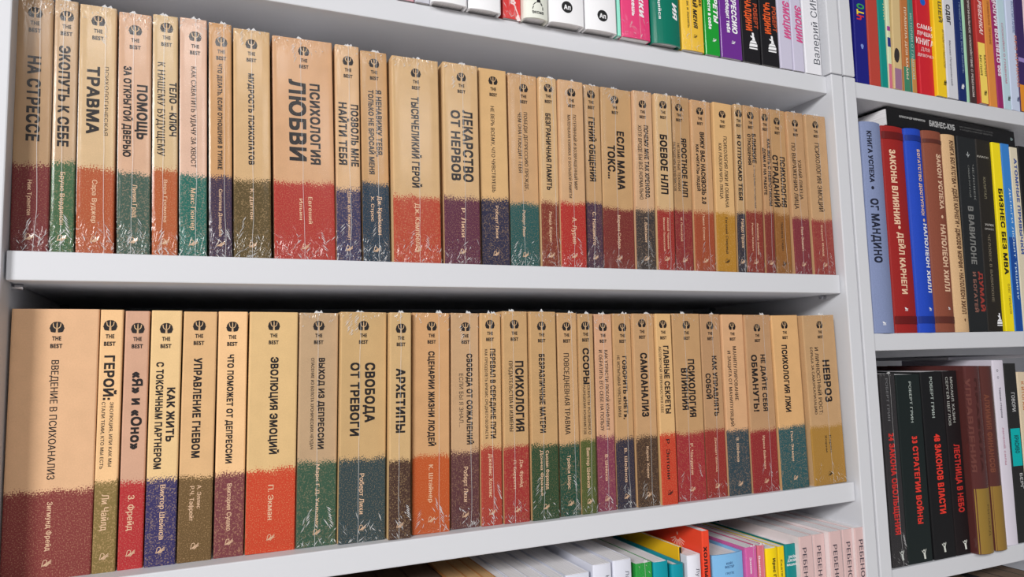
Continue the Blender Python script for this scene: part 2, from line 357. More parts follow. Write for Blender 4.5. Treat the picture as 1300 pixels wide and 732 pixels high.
# ---- measured tables (metres): kraft rows (tints include the light on each spine) and all other books
KRAFT_UPPER=[
(-0.125,0.09145,0.0105,0.0255,0.2079,-0.66,0.0699,(122,50,52),(170,138,105),1,0.2,0.0003,[('НА СТРЕССЕ',0.1591,0.0698,0.0005,0.0101,'b'),('Ник Трентон',0.0579,0.0283,-0.0006,0.0039,'a')],'film-wrapped kraft paperback, dark red foot, spine reading СТРЕССЕ, upper row'),
(-0.1033,0.09139,0.0105,0.0165,0.2094,-0.6,0.0738,(72,108,74),(190,160,128),1,0.2007,0.0003,[('ЭКОПУТЬ К СЕБЕ',0.1709,0.084,-0.0007,0.0087,'b'),('Бруно Вердинон',0.0661,0.0429,-0.0002,0.0043,'a')],'slim film-wrapped kraft paperback, leaf green foot, spine reading ЭКОПУТЬ, upper row'),
(-0.0806,0.09144,0.0113,0.0267,0.209,-0.61,0.0713,(186,92,56),(205,175,136),1,0.2008,-0.0001,[('ТРАВМА',0.1569,0.0573,-0.0029,0.0101,'b'),('ПСИХОЛОГИЧЕСКАЯ',0.1575,0.0584,0.0066,0.0031,'r'),('Сара Вуджер',0.0615,0.0358,-0.0006,0.0047,'a')],'film-wrapped kraft paperback, burnt orange foot, spine reading ТРАВМА, upper row'),
(-0.0526,0.09147,0.01,0.0244,0.2067,-0.79,0.0693,(72,98,86),(205,166,138),1,0.1966,0.0,[('ПОМОЩЬ',0.1449,0.0469,0.0056,0.0088,'b'),('ЗА ОТКРЫТОЙ ДВЕРЬЮ',0.16,0.0776,-0.0055,0.0064,'b'),('Лилия Град',0.0594,0.0278,0.0007,0.0046,'a')],'film-wrapped kraft paperback, grey green foot, spine reading ПОМОЩЬ, upper row'),
(-0.0294,0.09145,0.0103,0.0194,0.2091,-0.86,0.0747,(190,98,56),(204,176,136),1,0.2029,0.0008,[('ТЕЛО – КЛЮЧ',0.1503,0.0471,0.0059,0.0061,'b'),('К НАШЕМУ БУДУЩЕМУ',0.1672,0.0818,-0.0031,0.0066,'m'),('Вера Громова',0.0653,0.0364,0.0004,0.0036,'a')],'film-wrapped kraft paperback, orange foot, spine reading ТЕЛО – КЛЮЧ, upper row'),
(-0.0077,0.09145,0.0113,0.0215,0.2105,-0.79,0.0713,(40,112,100),(214,178,156),1,0.1992,0.0013,[('КАК СХВАТИТЬ УДАЧУ ЗА ХВОСТ',0.1673,0.0894,0.0002,0.0047,'m'),('Макс Гюнтер',0.0596,0.0362,-0.0001,0.0049,'a')],'film-wrapped kraft paperback, teal green foot, spine reading УДАЧУ, upper row'),
(0.0141,0.09143,0.0099,0.0185,0.2092,-0.83,0.0713,(66,52,78),(196,150,104),1,0.197,0.0007,[('ЧТО ДЕЛАТЬ, ЕСЛИ ОТНОШЕНИЯ В ТУПИКЕ',0.1724,0.0949,-0.0005,0.0041,'b'),('Светлана Давыдова',0.0602,0.0414,-0.0001,0.0035,'a')],'film-wrapped kraft paperback, dark violet foot, spine reading ОТНОШЕНИЯ, upper row'),
(0.04,0.0915,0.0103,0.0309,0.2075,-0.75,0.0698,(98,82,50),(203,168,124),1,0.199,-0.0004,[('МУДРОСТЬ ПСИХОПАТОВ',0.1671,0.0832,-0.0008,0.0053,'b'),('К. Даттон',0.0623,0.0271,-0.0005,0.0039,'a')],'film-wrapped kraft paperback, olive brown foot, spine reading МУДРОСТЬ, upper row'),
(0.0849,0.09172,0.0113,0.0535,0.2065,-0.89,0.0711,(184,62,56),(204,160,122),1,0.1996,0.0008,[('ЛЮБВИ',0.1673,0.0762,-0.0054,0.0165,'b'),('ПСИХОЛОГИЯ',0.1647,0.0761,0.0101,0.0099,'b'),('Евгений',0.0582,0.0247,0.0048,0.0045,'a'),('Ильин',0.0563,0.0195,-0.0034,0.0038,'a')],'thick film-wrapped kraft paperback, brick red foot, spine reading ЛЮБВИ, upper row'),
(0.1236,0.09137,0.0099,0.0224,0.2063,-0.36,0.0688,(64,62,98),(208,170,130),1,0.196,0.0006,[('ПОЗВОЛЬ МНЕ',0.1494,0.0596,0.0062,0.0077,'b'),('НАЙТИ ТЕБЯ',0.1505,0.0597,-0.0048,0.0084,'b'),('Дэни ван Кемпенхаут',0.0651,0.0452,0.0006,0.004,'a')],'film-wrapped kraft paperback, indigo foot, spine reading ПОЗВОЛЬ МНЕ, upper row'),
(0.1495,0.09142,0.0103,0.0255,0.2041,-0.55,0.076,(36,62,82),(190,150,106),1,0.1974,0.0002,[('Я НЕНАВИЖУ ТЕБЯ,',0.1667,0.0653,0.004,0.0061,'b'),('ТОЛЬКО НЕ БРОСАЙ МЕНЯ',0.1662,0.0822,-0.0035,0.0056,'b'),('Дж. Крейсман',0.0633,0.037,0.0035,0.0053,'a'),('Х. Строс',0.0629,0.0241,-0.0034,0.0038,'a')],'film-wrapped kraft paperback, navy foot, spine reading НЕНАВИЖУ, upper row'),
(0.1871,0.09135,0.003,0.0465,0.2005,-0.12,0.0633,(192,78,58),(203,168,124),1,0.1904,0.0003,[('ТЫСЯЧЕЛИКИЙ ГЕРОЙ',0.1619,0.0895,-0.001,0.0086,'b'),('Дж. Кэмпбелл',0.0572,0.0433,0.0002,0.0066,'a')],'thick film-wrapped kraft paperback, orange red foot, spine reading ТЫСЯЧЕЛИКИЙ ГЕРОЙ, upper row'),
(0.2322,0.09138,0.003,0.0369,0.2016,0.25,0.0655,(98,46,72),(203,168,124),1,0.1927,0.0008,[('ЛЕКАРСТВО',0.1544,0.0726,0.0067,0.0116,'b'),('ОТ НЕРВОВ',0.1533,0.0709,-0.006,0.0106,'b'),('Р. Лихи',0.0554,0.0289,0.0007,0.0053,'a')],'thick film-wrapped kraft paperback, plum foot, spine reading ЛЕКАРСТВО, upper row'),
(0.2692,0.09134,0.0079,0.0305,0.2032,0.13,0.0676,(48,48,72),(192,156,110),0,0.1958,0.0004,[('НЕ ВЕРЬ ВСЕМУ, ЧТО ЧУВСТВУЕШЬ',0.1641,0.0895,-0.0011,0.0045,'m'),('Роберт Лихи',0.0611,0.033,0.0016,0.0042,'a')],'kraft paperback, navy blue foot, spine reading НЕ ВЕРЬ, upper row'),
(0.3026,0.09146,0.0104,0.0328,0.2031,0.55,0.0653,(36,92,92),(196,156,114),1,0.1933,0.001,[('ПОБЕДИ ДЕПРЕССИЮ ПРЕЖДЕ,',0.1629,0.0835,0.0026,0.0045,'m'),('ЧЕМ ОНА ПОБЕДИТ ТЕБЯ',0.162,0.0641,-0.004,0.0049,'m'),('Роберт Лихи',0.0585,0.0271,-0.0011,0.0044,'a')],'film-wrapped kraft paperback, teal foot, spine reading ПОБЕДИ, upper row'),
(0.3303,0.0914,0.0067,0.0205,0.2022,0.57,0.0687,(134,58,46),(203,168,124),1,0.1956,0.0001,[('БЕЗГРАНИЧНАЯ ПАМЯТЬ',0.1634,0.0823,-0.0008,0.0065,'b'),('Линда Харрис',0.0587,0.0332,-0.0002,0.0042,'a')],'film-wrapped kraft paperback, rust brown foot, spine reading БЕЗГРАНИЧНАЯ ПАМЯТЬ, upper row'),
(0.3559,0.09149,0.0041,0.0296,0.2014,0.73,0.0681,(186,46,44),(202,162,122),1,0.1931,0.0004,[('ПОТЕРЯННЫЙ И ВОЗВРАЩЕННЫЙ МИР',0.1643,0.0814,0.0035,0.0042,'m'),('МАЛЕНЬКАЯ КНИЖКА О БОЛЬШОЙ ПАМЯТИ',0.1634,0.0899,-0.0034,0.0038,'m'),('А. Лурия',0.0529,0.0277,0.0006,0.0066,'a')],'film-wrapped kraft paperback, bright red foot, spine reading ПОТЕРЯННЫЙ, upper row'),
(0.38412,0.09144,0.0091,0.02015,0.202,0.78,0.071,(78,52,74),(188,150,108),1,0.1964,-0.001,[('ГЕНИЙ ОБЩЕНИЯ',0.166,0.0711,-0.0011,0.0083,'b'),('С. Накамото',0.0614,0.036,-0.0007,0.0053,'a')],'film-wrapped kraft paperback, dark purple foot, spine reading ГЕНИЙ ОБЩЕНИЯ, upper row'),
(0.41407,0.0917,0.0092,0.03895,0.2018,1.18,0.0666,(124,46,46),(190,152,108),1,0.1938,-0.0021,[('ЕСЛИ МАМА',0.1538,0.066,0.0041,0.0102,'b'),('ТОКС...',0.1371,0.0381,-0.0079,0.0103,'b'),('Марина Собура',0.0595,0.0366,-0.0,0.0049,'a')],'thick film-wrapped kraft paperback, maroon foot, spine reading ЕСЛИ МАМА, upper row'),
(0.4468,0.09155,0.0061,0.0248,0.2022,1.15,0.0662,(62,56,56),(200,162,126),1,0.1919,-0.0004,[('ПОЧЕМУ МНЕ ТАК ХРЕНОВО,',0.1632,0.0836,0.0033,0.0063,'b'),('ХОТЯ ВРОДЕ БЫ ВСЁ НОРМАЛЬНО',0.1626,0.0846,-0.0049,0.0055,'m'),('Г. Вайсман',0.0582,0.0274,0.0,0.0046,'a')],'film-wrapped kraft paperback, charcoal foot, spine reading ПОЧЕМУ, upper row'),
(0.4717,0.09157,0.0032,0.0224,0.201,1.37,0.068,(162,42,42),(203,168,124),1,0.1934,-0.0004,[('БОЕВОЕ НЛП',0.1539,0.0683,-0.001,0.0107,'b'),('Михаил Пелехатый',0.0588,0.0373,-0.0031,0.0032,'a'),('Алексей Чернышев',0.0592,0.0357,0.0022,0.0032,'a')],'film-wrapped kraft paperback, crimson foot, spine reading БОЕВОЕ НЛП, upper row'),
(0.4986,0.0916,0.0071,0.0244,0.2027,1.43,0.0696,(144,46,50),(182,144,102),1,0.1942,-0.0028,[('ЯРОСТНОЕ НЛП',0.1541,0.069,0.0027,0.0083,'b'),('НЕЗАМЕТНЫЕ ТЕХНИКИ',0.1471,0.0555,-0.005,0.0039,'m'),('РАЗРЕШЕНИЯ КОНФЛИКТОВ',0.1483,0.0572,-0.0105,0.0037,'m'),('М. Пелехатый',0.0609,0.0272,-0.0034,0.0033,'a')],'film-wrapped kraft paperback, wine red foot, spine reading ЯРОСТНОЕ НЛП, upper row'),
(0.5263,0.09158,0.005,0.0279,0.2006,1.16,0.0689,(166,74,46),(196,154,112),1,0.1926,-0.0016,[('ВИЖУ ВАС НАСКВОЗЬ 2.0',0.1631,0.0851,0.0004,0.0069,'b'),('КАК «ЧИТАТЬ» ЛЮДЕЙ',0.1477,0.0547,-0.0069,0.0045,'b'),('Павел Сотник',0.0659,0.0303,-0.0013,0.0039,'a')],'film-wrapped kraft paperback, rust orange foot, spine reading НАСКВОЗЬ, upper row'),
(0.5555,0.09165,0.003,0.0274,0.2007,1.45,0.0683,(176,126,44),(194,156,108),0,0.1917,-0.0007,[('ПСИХОЛОГИЯ ЛЖИ И ОБМАНА',0.1606,0.0853,0.0023,0.0058,'m'),('КАК РАЗОБЛАЧИТЬ ЛЖЕЦА',0.1515,0.0662,-0.0054,0.0053,'m'),('Евгений Спирица',0.0636,0.0427,0.0003,0.0046,'d')],'kraft paperback, ochre foot, spine reading ОБМАНА, upper row'),
(0.5778,0.09151,0.003,0.0122,0.2023,1.94,0.0707,(46,46,62),(192,156,112),1,0.1958,-0.0006,[('Я ОТПУСКАЮ ТЕБЯ',0.1653,0.0798,-0.0003,0.0065,'b'),('Райдо Пранк',0.0632,0.0348,0.0013,0.0054,'a')],'slim film-wrapped kraft paperback, black foot, spine reading ОТПУСКАЮ, upper row'),
(0.5981,0.09171,0.003,0.025,0.2022,1.87,0.0727,(142,52,46),(186,146,104),1,0.1951,-0.002,[('БЛИЗКИЕ',0.1683,0.0362,0.0021,0.0067,'b'),('ОТНОШЕНИЯ',0.1673,0.038,-0.0053,0.0053,'b'),('С ТРУДНЫМИ ПОТОМКАМИ',0.1294,0.0521,0.0013,0.003,'m'),('Анжелика Зимина',0.0595,0.038,0.0037,0.0036,'a'),('Роман Хейзел',0.0588,0.0331,-0.0043,0.003,'a')],'film-wrapped kraft paperback, brown red foot, spine reading БЛИЗКИЕ, upper row'),
(0.6213,0.09147,0.003,0.0141,0.2019,1.42,0.0742,(132,50,46),(184,142,102),1,0.1953,-0.0015,[('КАК ЖИТЬ С НЕВРОТИКОМ',0.1646,0.0829,0.0027,0.0052,'b'),('ДОМА И НА РАБОТЕ',0.1523,0.0577,-0.0046,0.0049,'b')],'slim film-wrapped kraft paperback, chestnut red foot, spine reading С НЕВРОТИКОМ, upper row'),
(0.64557,0.09152,0.007,0.02393,0.2041,1.05,0.0735,(156,102,50),(186,146,102),1,0.1944,-0.0017,[('ПСИХОЛОГИЯ',0.1452,0.0627,0.0042,0.0085,'b'),('СТРАДАНИЙ',0.1465,0.0648,-0.0072,0.0094,'b'),('Эдуард Сидо',0.0634,0.035,-0.0012,0.0038,'d')],'film-wrapped kraft paperback, ochre brown foot, spine reading СТРАДАНИЙ, upper row'),
(0.67423,0.09134,0.0045,0.02683,0.2035,0.18,0.0698,(134,48,62),(188,148,108),1,0.1942,-0.0004,[('УЗНАЙ ЛЖЕЦА',0.1434,0.0501,0.0031,0.0059,'m'),('ПО ВЫРАЖЕНИЮ ЛИЦА',0.1638,0.083,-0.0056,0.0071,'m'),('Пол Экман',0.0588,0.0295,0.0005,0.0051,'a')],'film-wrapped kraft paperback, magenta red foot, spine reading УЗНАЙ ЛЖЕЦА, upper row'),
(0.7082,0.09135,0.003,0.0342,0.2028,-0.17,0.0693,(158,62,60),(190,152,112),1,0.1953,-0.0006,[('ПСИХОЛОГИЯ ЭМОЦИЙ',0.1671,0.0876,-0.0006,0.0084,'m'),('Кэррол Изард',0.0621,0.0388,-0.0018,0.004,'a')],'thick film-wrapped kraft paperback, rose red foot, spine reading ЭМОЦИЙ, upper row')
]
KRAFT_LOWER=[
(-0.10756,-0.16086,0.02,0.06008,0.2088,0.26,0.0666,(130,58,56),(200,160,124),0,0.1988,0.0008,[('ВВЕДЕНИЕ В ПСИХОАНАЛИЗ',0.1682,0.0928,0.0005,0.0058,'m'),('Зигмунд Фрейд',0.0585,0.037,0.0007,0.0047,'a')],'thick kraft paperback, maroon foot, spine reading ВВЕДЕНИЕ, lower row'),
(-0.06889,-0.16094,0.0197,0.01648,0.2084,0.39,0.0714,(132,112,66),(214,174,128),0,0.2,-0.0011,[('ГЕРОЙ:',0.1711,0.0359,-0.0008,0.0083,'b'),('ЭВОЛЮЦИЯ, ИЛИ КАК МЫ',0.1335,0.0512,0.0018,0.0028,'m'),('СТАЛИ ТЕМИ, КТО МЫ ЕСТЬ',0.1338,0.0531,-0.004,0.0028,'m'),('Ли Чайлд',0.0607,0.0283,-0.0004,0.0066,'a')],'slim kraft paperback, olive green foot, spine reading ГЕРОЙ, lower row'),
(-0.0504,-0.16093,0.0202,0.018,0.2074,0.42,0.0677,(178,48,52),(186,146,122),0,0.1976,0.0003,[('«Я» и «Оно»',0.1574,0.0631,0.0013,0.0086,'b'),('З. Фрейд',0.0582,0.028,-0.0006,0.0061,'a')],'kraft paperback, raspberry red foot, spine reading «Я» и «Оно», lower row'),
(-0.0288,-0.1609,0.0185,0.023,0.2077,0.51,0.0697,(58,52,98),(208,176,128),0,0.1973,-0.0002,[('КАК ЖИТЬ',0.1434,0.0443,0.0047,0.0068,'b'),('С ТОКСИЧНЫМ ПАРТНЕРОМ',0.1647,0.0873,-0.0041,0.0061,'b'),('Виктор Шейнов',0.0645,0.0439,0.0007,0.005,'a')],'kraft paperback, dark violet foot, spine reading КАК ЖИТЬ, lower row'),
(-0.0033,-0.16085,0.0184,0.0262,0.2067,0.65,0.0693,(108,84,52),(198,160,116),0,0.1994,-0.0009,[('УПРАВЛЕНИЕ ГНЕВОМ',0.1674,0.0832,-0.0012,0.007,'b'),('А. Эллис',0.0618,0.0193,0.0025,0.0039,'a'),('Р.Ч. Тафрейт',0.0612,0.0284,-0.003,0.0044,'a')],'kraft paperback, olive brown foot, spine reading УПРАВЛЕНИЕ ГНЕВОМ, lower row'),
(0.0232,-0.16089,0.0189,0.0236,0.2068,0.51,0.0688,(120,62,68),(216,176,130),0,0.1982,-0.0005,[('ЧТО ПОМОЖЕТ ОТ ДЕПРЕССИИ',0.1698,0.0922,-0.0015,0.0057,'b'),('Виктория Сушко',0.0606,0.0389,-0.0003,0.0048,'a')],'kraft paperback, plum foot, spine reading ЧТО ПОМОЖЕТ, lower row'),
(0.0564,-0.16076,0.017,0.0407,0.2062,0.67,0.0694,(200,68,42),(198,166,118),0,0.1989,-0.0002,[('ЭВОЛЮЦИЯ ЭМОЦИЙ',0.1666,0.084,0.0008,0.0072,'b'),('П. Экман',0.0566,0.0295,-0.0004,0.0059,'a')],'thick kraft paperback, vermilion foot, spine reading ЭВОЛЮЦИЯ, lower row'),
(0.0948,-0.16076,0.0168,0.0342,0.2055,0.8,0.073,(60,94,74),(186,156,122),1,0.1984,-0.0003,[('ВЫХОД ИЗ ДЕПРЕССИИ',0.1649,0.0809,0.0027,0.0059,'b'),('СПАСЕНИЕ ИЗ БОЛОТА ХРОНИЧЕСКИХ НЕУДАЧ',0.165,0.0808,-0.0052,0.0031,'m'),('Марк Г.Д. Уильямс',0.0708,0.0539,0.0005,0.0041,'a')],'thick film-wrapped kraft paperback, moss green foot, spine reading ВЫХОД, lower row'),
(0.1341,-0.16068,0.0118,0.0422,0.2058,0.88,0.0731,(50,72,78),(196,162,114),1,0.1978,-0.0004,[('СВОБОДА',0.1594,0.0541,0.0059,0.0101,'b'),('ОТ ТРЕВОГИ',0.1596,0.0659,-0.0077,0.0093,'b'),('Роберт Лихи',0.0601,0.0357,-0.0007,0.0054,'a')],'thick film-wrapped kraft paperback, slate blue foot, spine reading СВОБОДА ОТ ТРЕВОГИ, lower row'),
(0.167,-0.16084,0.0056,0.0204,0.2052,0.91,0.0699,(78,54,46),(202,168,120),1,0.195,0.0003,[('АРХЕТИПЫ',0.1534,0.0587,0.0001,0.0096,'b')],'film-wrapped kraft paperback, dark chocolate brown foot, spine reading АРХЕТИПЫ, lower row'),
(0.1985,-0.16071,0.0118,0.0366,0.2052,0.9,0.0708,(202,92,42),(204,158,112),1,0.1969,0.0004,[('СЦЕНАРИИ ЖИЗНИ ЛЮДЕЙ',0.1686,0.0889,0.0001,0.0067,'b'),('К. Штайнер',0.0625,0.0346,-0.0004,0.0054,'a')],'thick film-wrapped kraft paperback, pumpkin orange foot, spine reading СЦЕНАРИИ ЖИЗНИ ЛЮДЕЙ, lower row'),
(0.2334,-0.16075,0.0145,0.0289,0.2052,0.97,0.0716,(98,58,62),(194,158,120),1,0.1963,0.0005,[('СВОБОДА ОТ СОЖАЛЕНИЙ',0.1656,0.0873,0.0044,0.0065,'b'),('ЕСЛИ БЫ Я ЗНАЛ...',0.1463,0.0511,-0.0041,0.0046,'r'),('Роберт Лихи',0.0574,0.0329,0.0004,0.0056,'a')],'film-wrapped kraft paperback, aubergine foot, spine reading СОЖАЛЕНИЙ, lower row'),
(0.26,-0.16084,0.0122,0.0217,0.205,0.86,0.0737,(180,64,54),(204,164,116),1,0.1985,-0.0008,[('ПЕРЕВАЛ В СЕРЕДИНЕ ПУТИ',0.1698,0.0872,0.0018,0.0063,'b'),('КАК ПРЕОДОЛЕТЬ КРИЗИС СРЕДНЕГО ВОЗРАСТА',0.1695,0.0872,-0.0051,0.0033,'m'),('Джеймс Холлис',0.068,0.0415,-0.0013,0.0049,'a')],'film-wrapped kraft paperback, coral red foot, spine reading ПЕРЕВАЛ, lower row'),
(0.2859,-0.16082,0.0102,0.0271,0.2068,0.76,0.0735,(170,54,52),(194,156,110),1,0.1983,-0.0008,[('ПСИХОЛОГИЯ',0.1571,0.0695,0.004,0.0099,'b'),('ПРЕДАТЕЛЬСТВА И ИЗМЕНЫ',0.1572,0.0691,-0.0054,0.0046,'m'),('Дж. Фрейд',0.0602,0.0266,0.0049,0.0043,'a'),('П. Биррелл',0.0599,0.0273,-0.0023,0.0037,'a')],'film-wrapped kraft paperback, tomato red foot, spine reading ПРЕДАТЕЛЬСТВА, lower row'),
(0.3164,-0.16084,0.0082,0.0297,0.2064,0.63,0.073,(42,76,50),(192,154,108),1,0.1963,-0.0016,[('БЕЗРАЗЛИЧНЫЕ МАТЕРИ',0.1635,0.0786,-0.0021,0.0071,'b'),('Сьюзан Форвард',0.0671,0.0379,0.0021,0.0047,'a'),('Донна Фразье',0.0679,0.0445,-0.0041,0.0039,'a')],'film-wrapped kraft paperback, forest green foot, spine reading БЕЗРАЗЛИЧНЫЕ МАТЕРИ, lower row'),
(0.3453,-0.16087,0.0105,0.0232,0.2054,0.65,0.0723,(32,78,62),(196,156,112),1,0.1957,-0.0007,[('ПОВСЕДНЕВНАЯ ТРАВМА',0.1637,0.0827,-0.0018,0.0068,'m'),('Трейси Шорс',0.0606,0.0342,-0.0012,0.0049,'a')],'film-wrapped kraft paperback, bottle green foot, spine reading ПОВСЕДНЕВНАЯ ТРАВМА, lower row'),
(0.3663,-0.16088,0.0088,0.0174,0.2044,0.77,0.075,(82,96,48),(188,150,106),1,0.1963,-0.0006,[('ССОРЫ',0.1686,0.0374,-0.0009,0.0082,'b'),('СЕКРЕТЫ УСПЕШНОГО',0.1301,0.0503,0.0017,0.0039,'m'),('РАЗРЕШЕНИЯ КОНФЛИКТОВ',0.1302,0.0501,-0.0038,0.0032,'m'),('Виктор Шейнов',0.0663,0.0403,-0.0008,0.005,'a')],'slim film-wrapped kraft paperback, pale olive foot, spine reading ССОРЫ, lower row'),
(0.3892,-0.16087,0.012,0.0217,0.2042,0.68,0.0763,(138,62,86),(206,160,126),1,0.1949,-0.0003,[('КАК УТРЯСТИ ЛЮБОЙ КОНФЛИКТ',0.1661,0.084,0.0027,0.0048,'m'),('И ОБРАТИТЬ ЕГО СЕБЕ НА ПОЛЬЗУ',0.1662,0.0844,-0.004,0.0048,'m'),('В. Шейнов',0.0574,0.027,-0.0002,0.0043,'a')],'film-wrapped kraft paperback, mauve foot, spine reading УТРЯСТИ, lower row'),
(0.4123,-0.16087,0.0113,0.0224,0.2046,0.66,0.0723,(46,46,66),(190,150,106),1,0.1944,0.0004,[('ГОВОРИТЬ «НЕТ»,',0.1591,0.0666,0.0018,0.0058,'b'),('НЕ ИСПЫТЫВАЯ ЧУВСТВА ВИНЫ',0.1598,0.0648,-0.0057,0.0039,'m'),('В. Шейнов',0.0622,0.0354,0.0,0.0044,'a')],'film-wrapped kraft paperback, navy foot, spine reading ГОВОРИТЬ, lower row'),
(0.4378,-0.16086,0.0081,0.0267,0.2044,0.61,0.0734,(78,58,46),(192,152,110),1,0.1984,-0.0019,[('САМОАНАЛИЗ',0.162,0.0682,-0.0011,0.0095,'b'),('Карен Хорни',0.0624,0.0326,0.0,0.004,'a')],'film-wrapped kraft paperback, umber brown foot, spine reading САМОАНАЛИЗ, lower row'),
(0.463,-0.16094,0.0051,0.0202,0.2043,0.32,0.0746,(194,62,42),(196,158,110),0,0.1973,-0.0009,[('ГЛАВНЫЕ СЕКРЕТЫ',0.1692,0.0732,0.0016,0.0077,'b'),('АБСОЛЮТНОЙ УВЕРЕННОСТИ В СЕБЕ',0.1686,0.0716,-0.0061,0.0036,'m'),('Р. Энтони',0.0688,0.0423,-0.0009,0.0061,'d')],'kraft paperback, orange red foot, spine reading ГЛАВНЫЕ СЕКРЕТЫ, lower row'),
(0.4948,-0.16083,0.0082,0.0377,0.2044,0.5,0.0737,(168,48,56),(190,150,106),1,0.1964,0.0003,[('ПСИХОЛОГИЯ',0.1536,0.0635,0.0045,0.0096,'b'),('ВЛИЯНИЯ',0.1439,0.0457,-0.0051,0.0095,'b'),('Р. Чалдини',0.0615,0.0334,0.0006,0.0049,'a')],'thick film-wrapped kraft paperback, cherry red foot, spine reading ВЛИЯНИЯ, lower row'),
(0.5302,-0.16092,0.0099,0.0277,0.2041,0.33,0.074,(158,48,46),(182,142,104),1,0.1956,-0.0006,[('КАК УПРАВЛЯТЬ',0.1566,0.0675,0.0034,0.0072,'b'),('СОБОЙ',0.1371,0.0284,-0.0063,0.0077,'b'),('Джавдет Шахзад',0.0654,0.0376,0.0001,0.0033,'a')],'film-wrapped kraft paperback, brick red foot, spine reading УПРАВЛЯТЬ, lower row'),
(0.5607,-0.16092,0.0078,0.0312,0.2035,0.3,0.0722,(48,68,78),(192,150,112),0,0.1946,-0.0009,[('МАНИПУЛИРОВАНИЕ',0.1669,0.0616,0.0008,0.0055,'m'),('И ЗАЩИТА ОТ МАНИПУЛЯЦИЙ',0.1618,0.085,-0.0073,0.0051,'m'),('В. Шейнов',0.0636,0.0271,-0.0013,0.0045,'a')],'kraft paperback, slate foot, spine reading МАНИПУЛИРОВАНИЕ, lower row'),
(0.59675,-0.16096,0.0058,0.03821,0.203,0.1,0.071,(154,42,48),(184,144,106),1,0.1923,-0.0015,[('НЕ ДАЙТЕ СЕБЯ',0.1567,0.0653,0.0047,0.0075,'b'),('ОБМАНУТЬ!',0.1566,0.0652,-0.0084,0.0093,'b'),('Ирина Вайсман',0.0636,0.0373,-0.0006,0.0042,'a')],'thick film-wrapped kraft paperback, crimson foot, spine reading ОБМАНУТЬ, lower row'),
(0.63915,-0.16077,0.0038,0.04081,0.2022,-0.65,0.0719,(42,86,92),(196,154,106),0,0.1951,-0.0012,[('ПСИХОЛОГИЯ ЛЖИ',0.1671,0.0785,-0.0038,0.0091,'b'),('Пол Экман',0.0659,0.0343,-0.0016,0.0048,'a')],'thick kraft paperback, dark teal foot, spine reading ПСИХОЛОГИЯ ЛЖИ, lower row'),
(0.6931,-0.16059,0.003,0.0517,0.202,-0.92,0.0686,(184,138,62),(192,154,112),1,0.1949,0.001,[('НЕВРОЗ',0.1474,0.0506,0.0067,0.0122,'b'),('И ЛИЧНОСТНЫЙ РОСТ:',0.1632,0.0804,-0.0071,0.0064,'m'),('БОРЬБА ЗА САМОРЕАЛИЗАЦИЮ',0.1635,0.0801,-0.0153,0.0044,'m'),('Карен',0.0574,0.0202,0.0041,0.0042,'d'),('Хорни',0.0579,0.0201,-0.0028,0.0038,'d')],'thick film-wrapped kraft paperback, golden ochre foot, spine reading НЕВРОЗ, lower row')
]
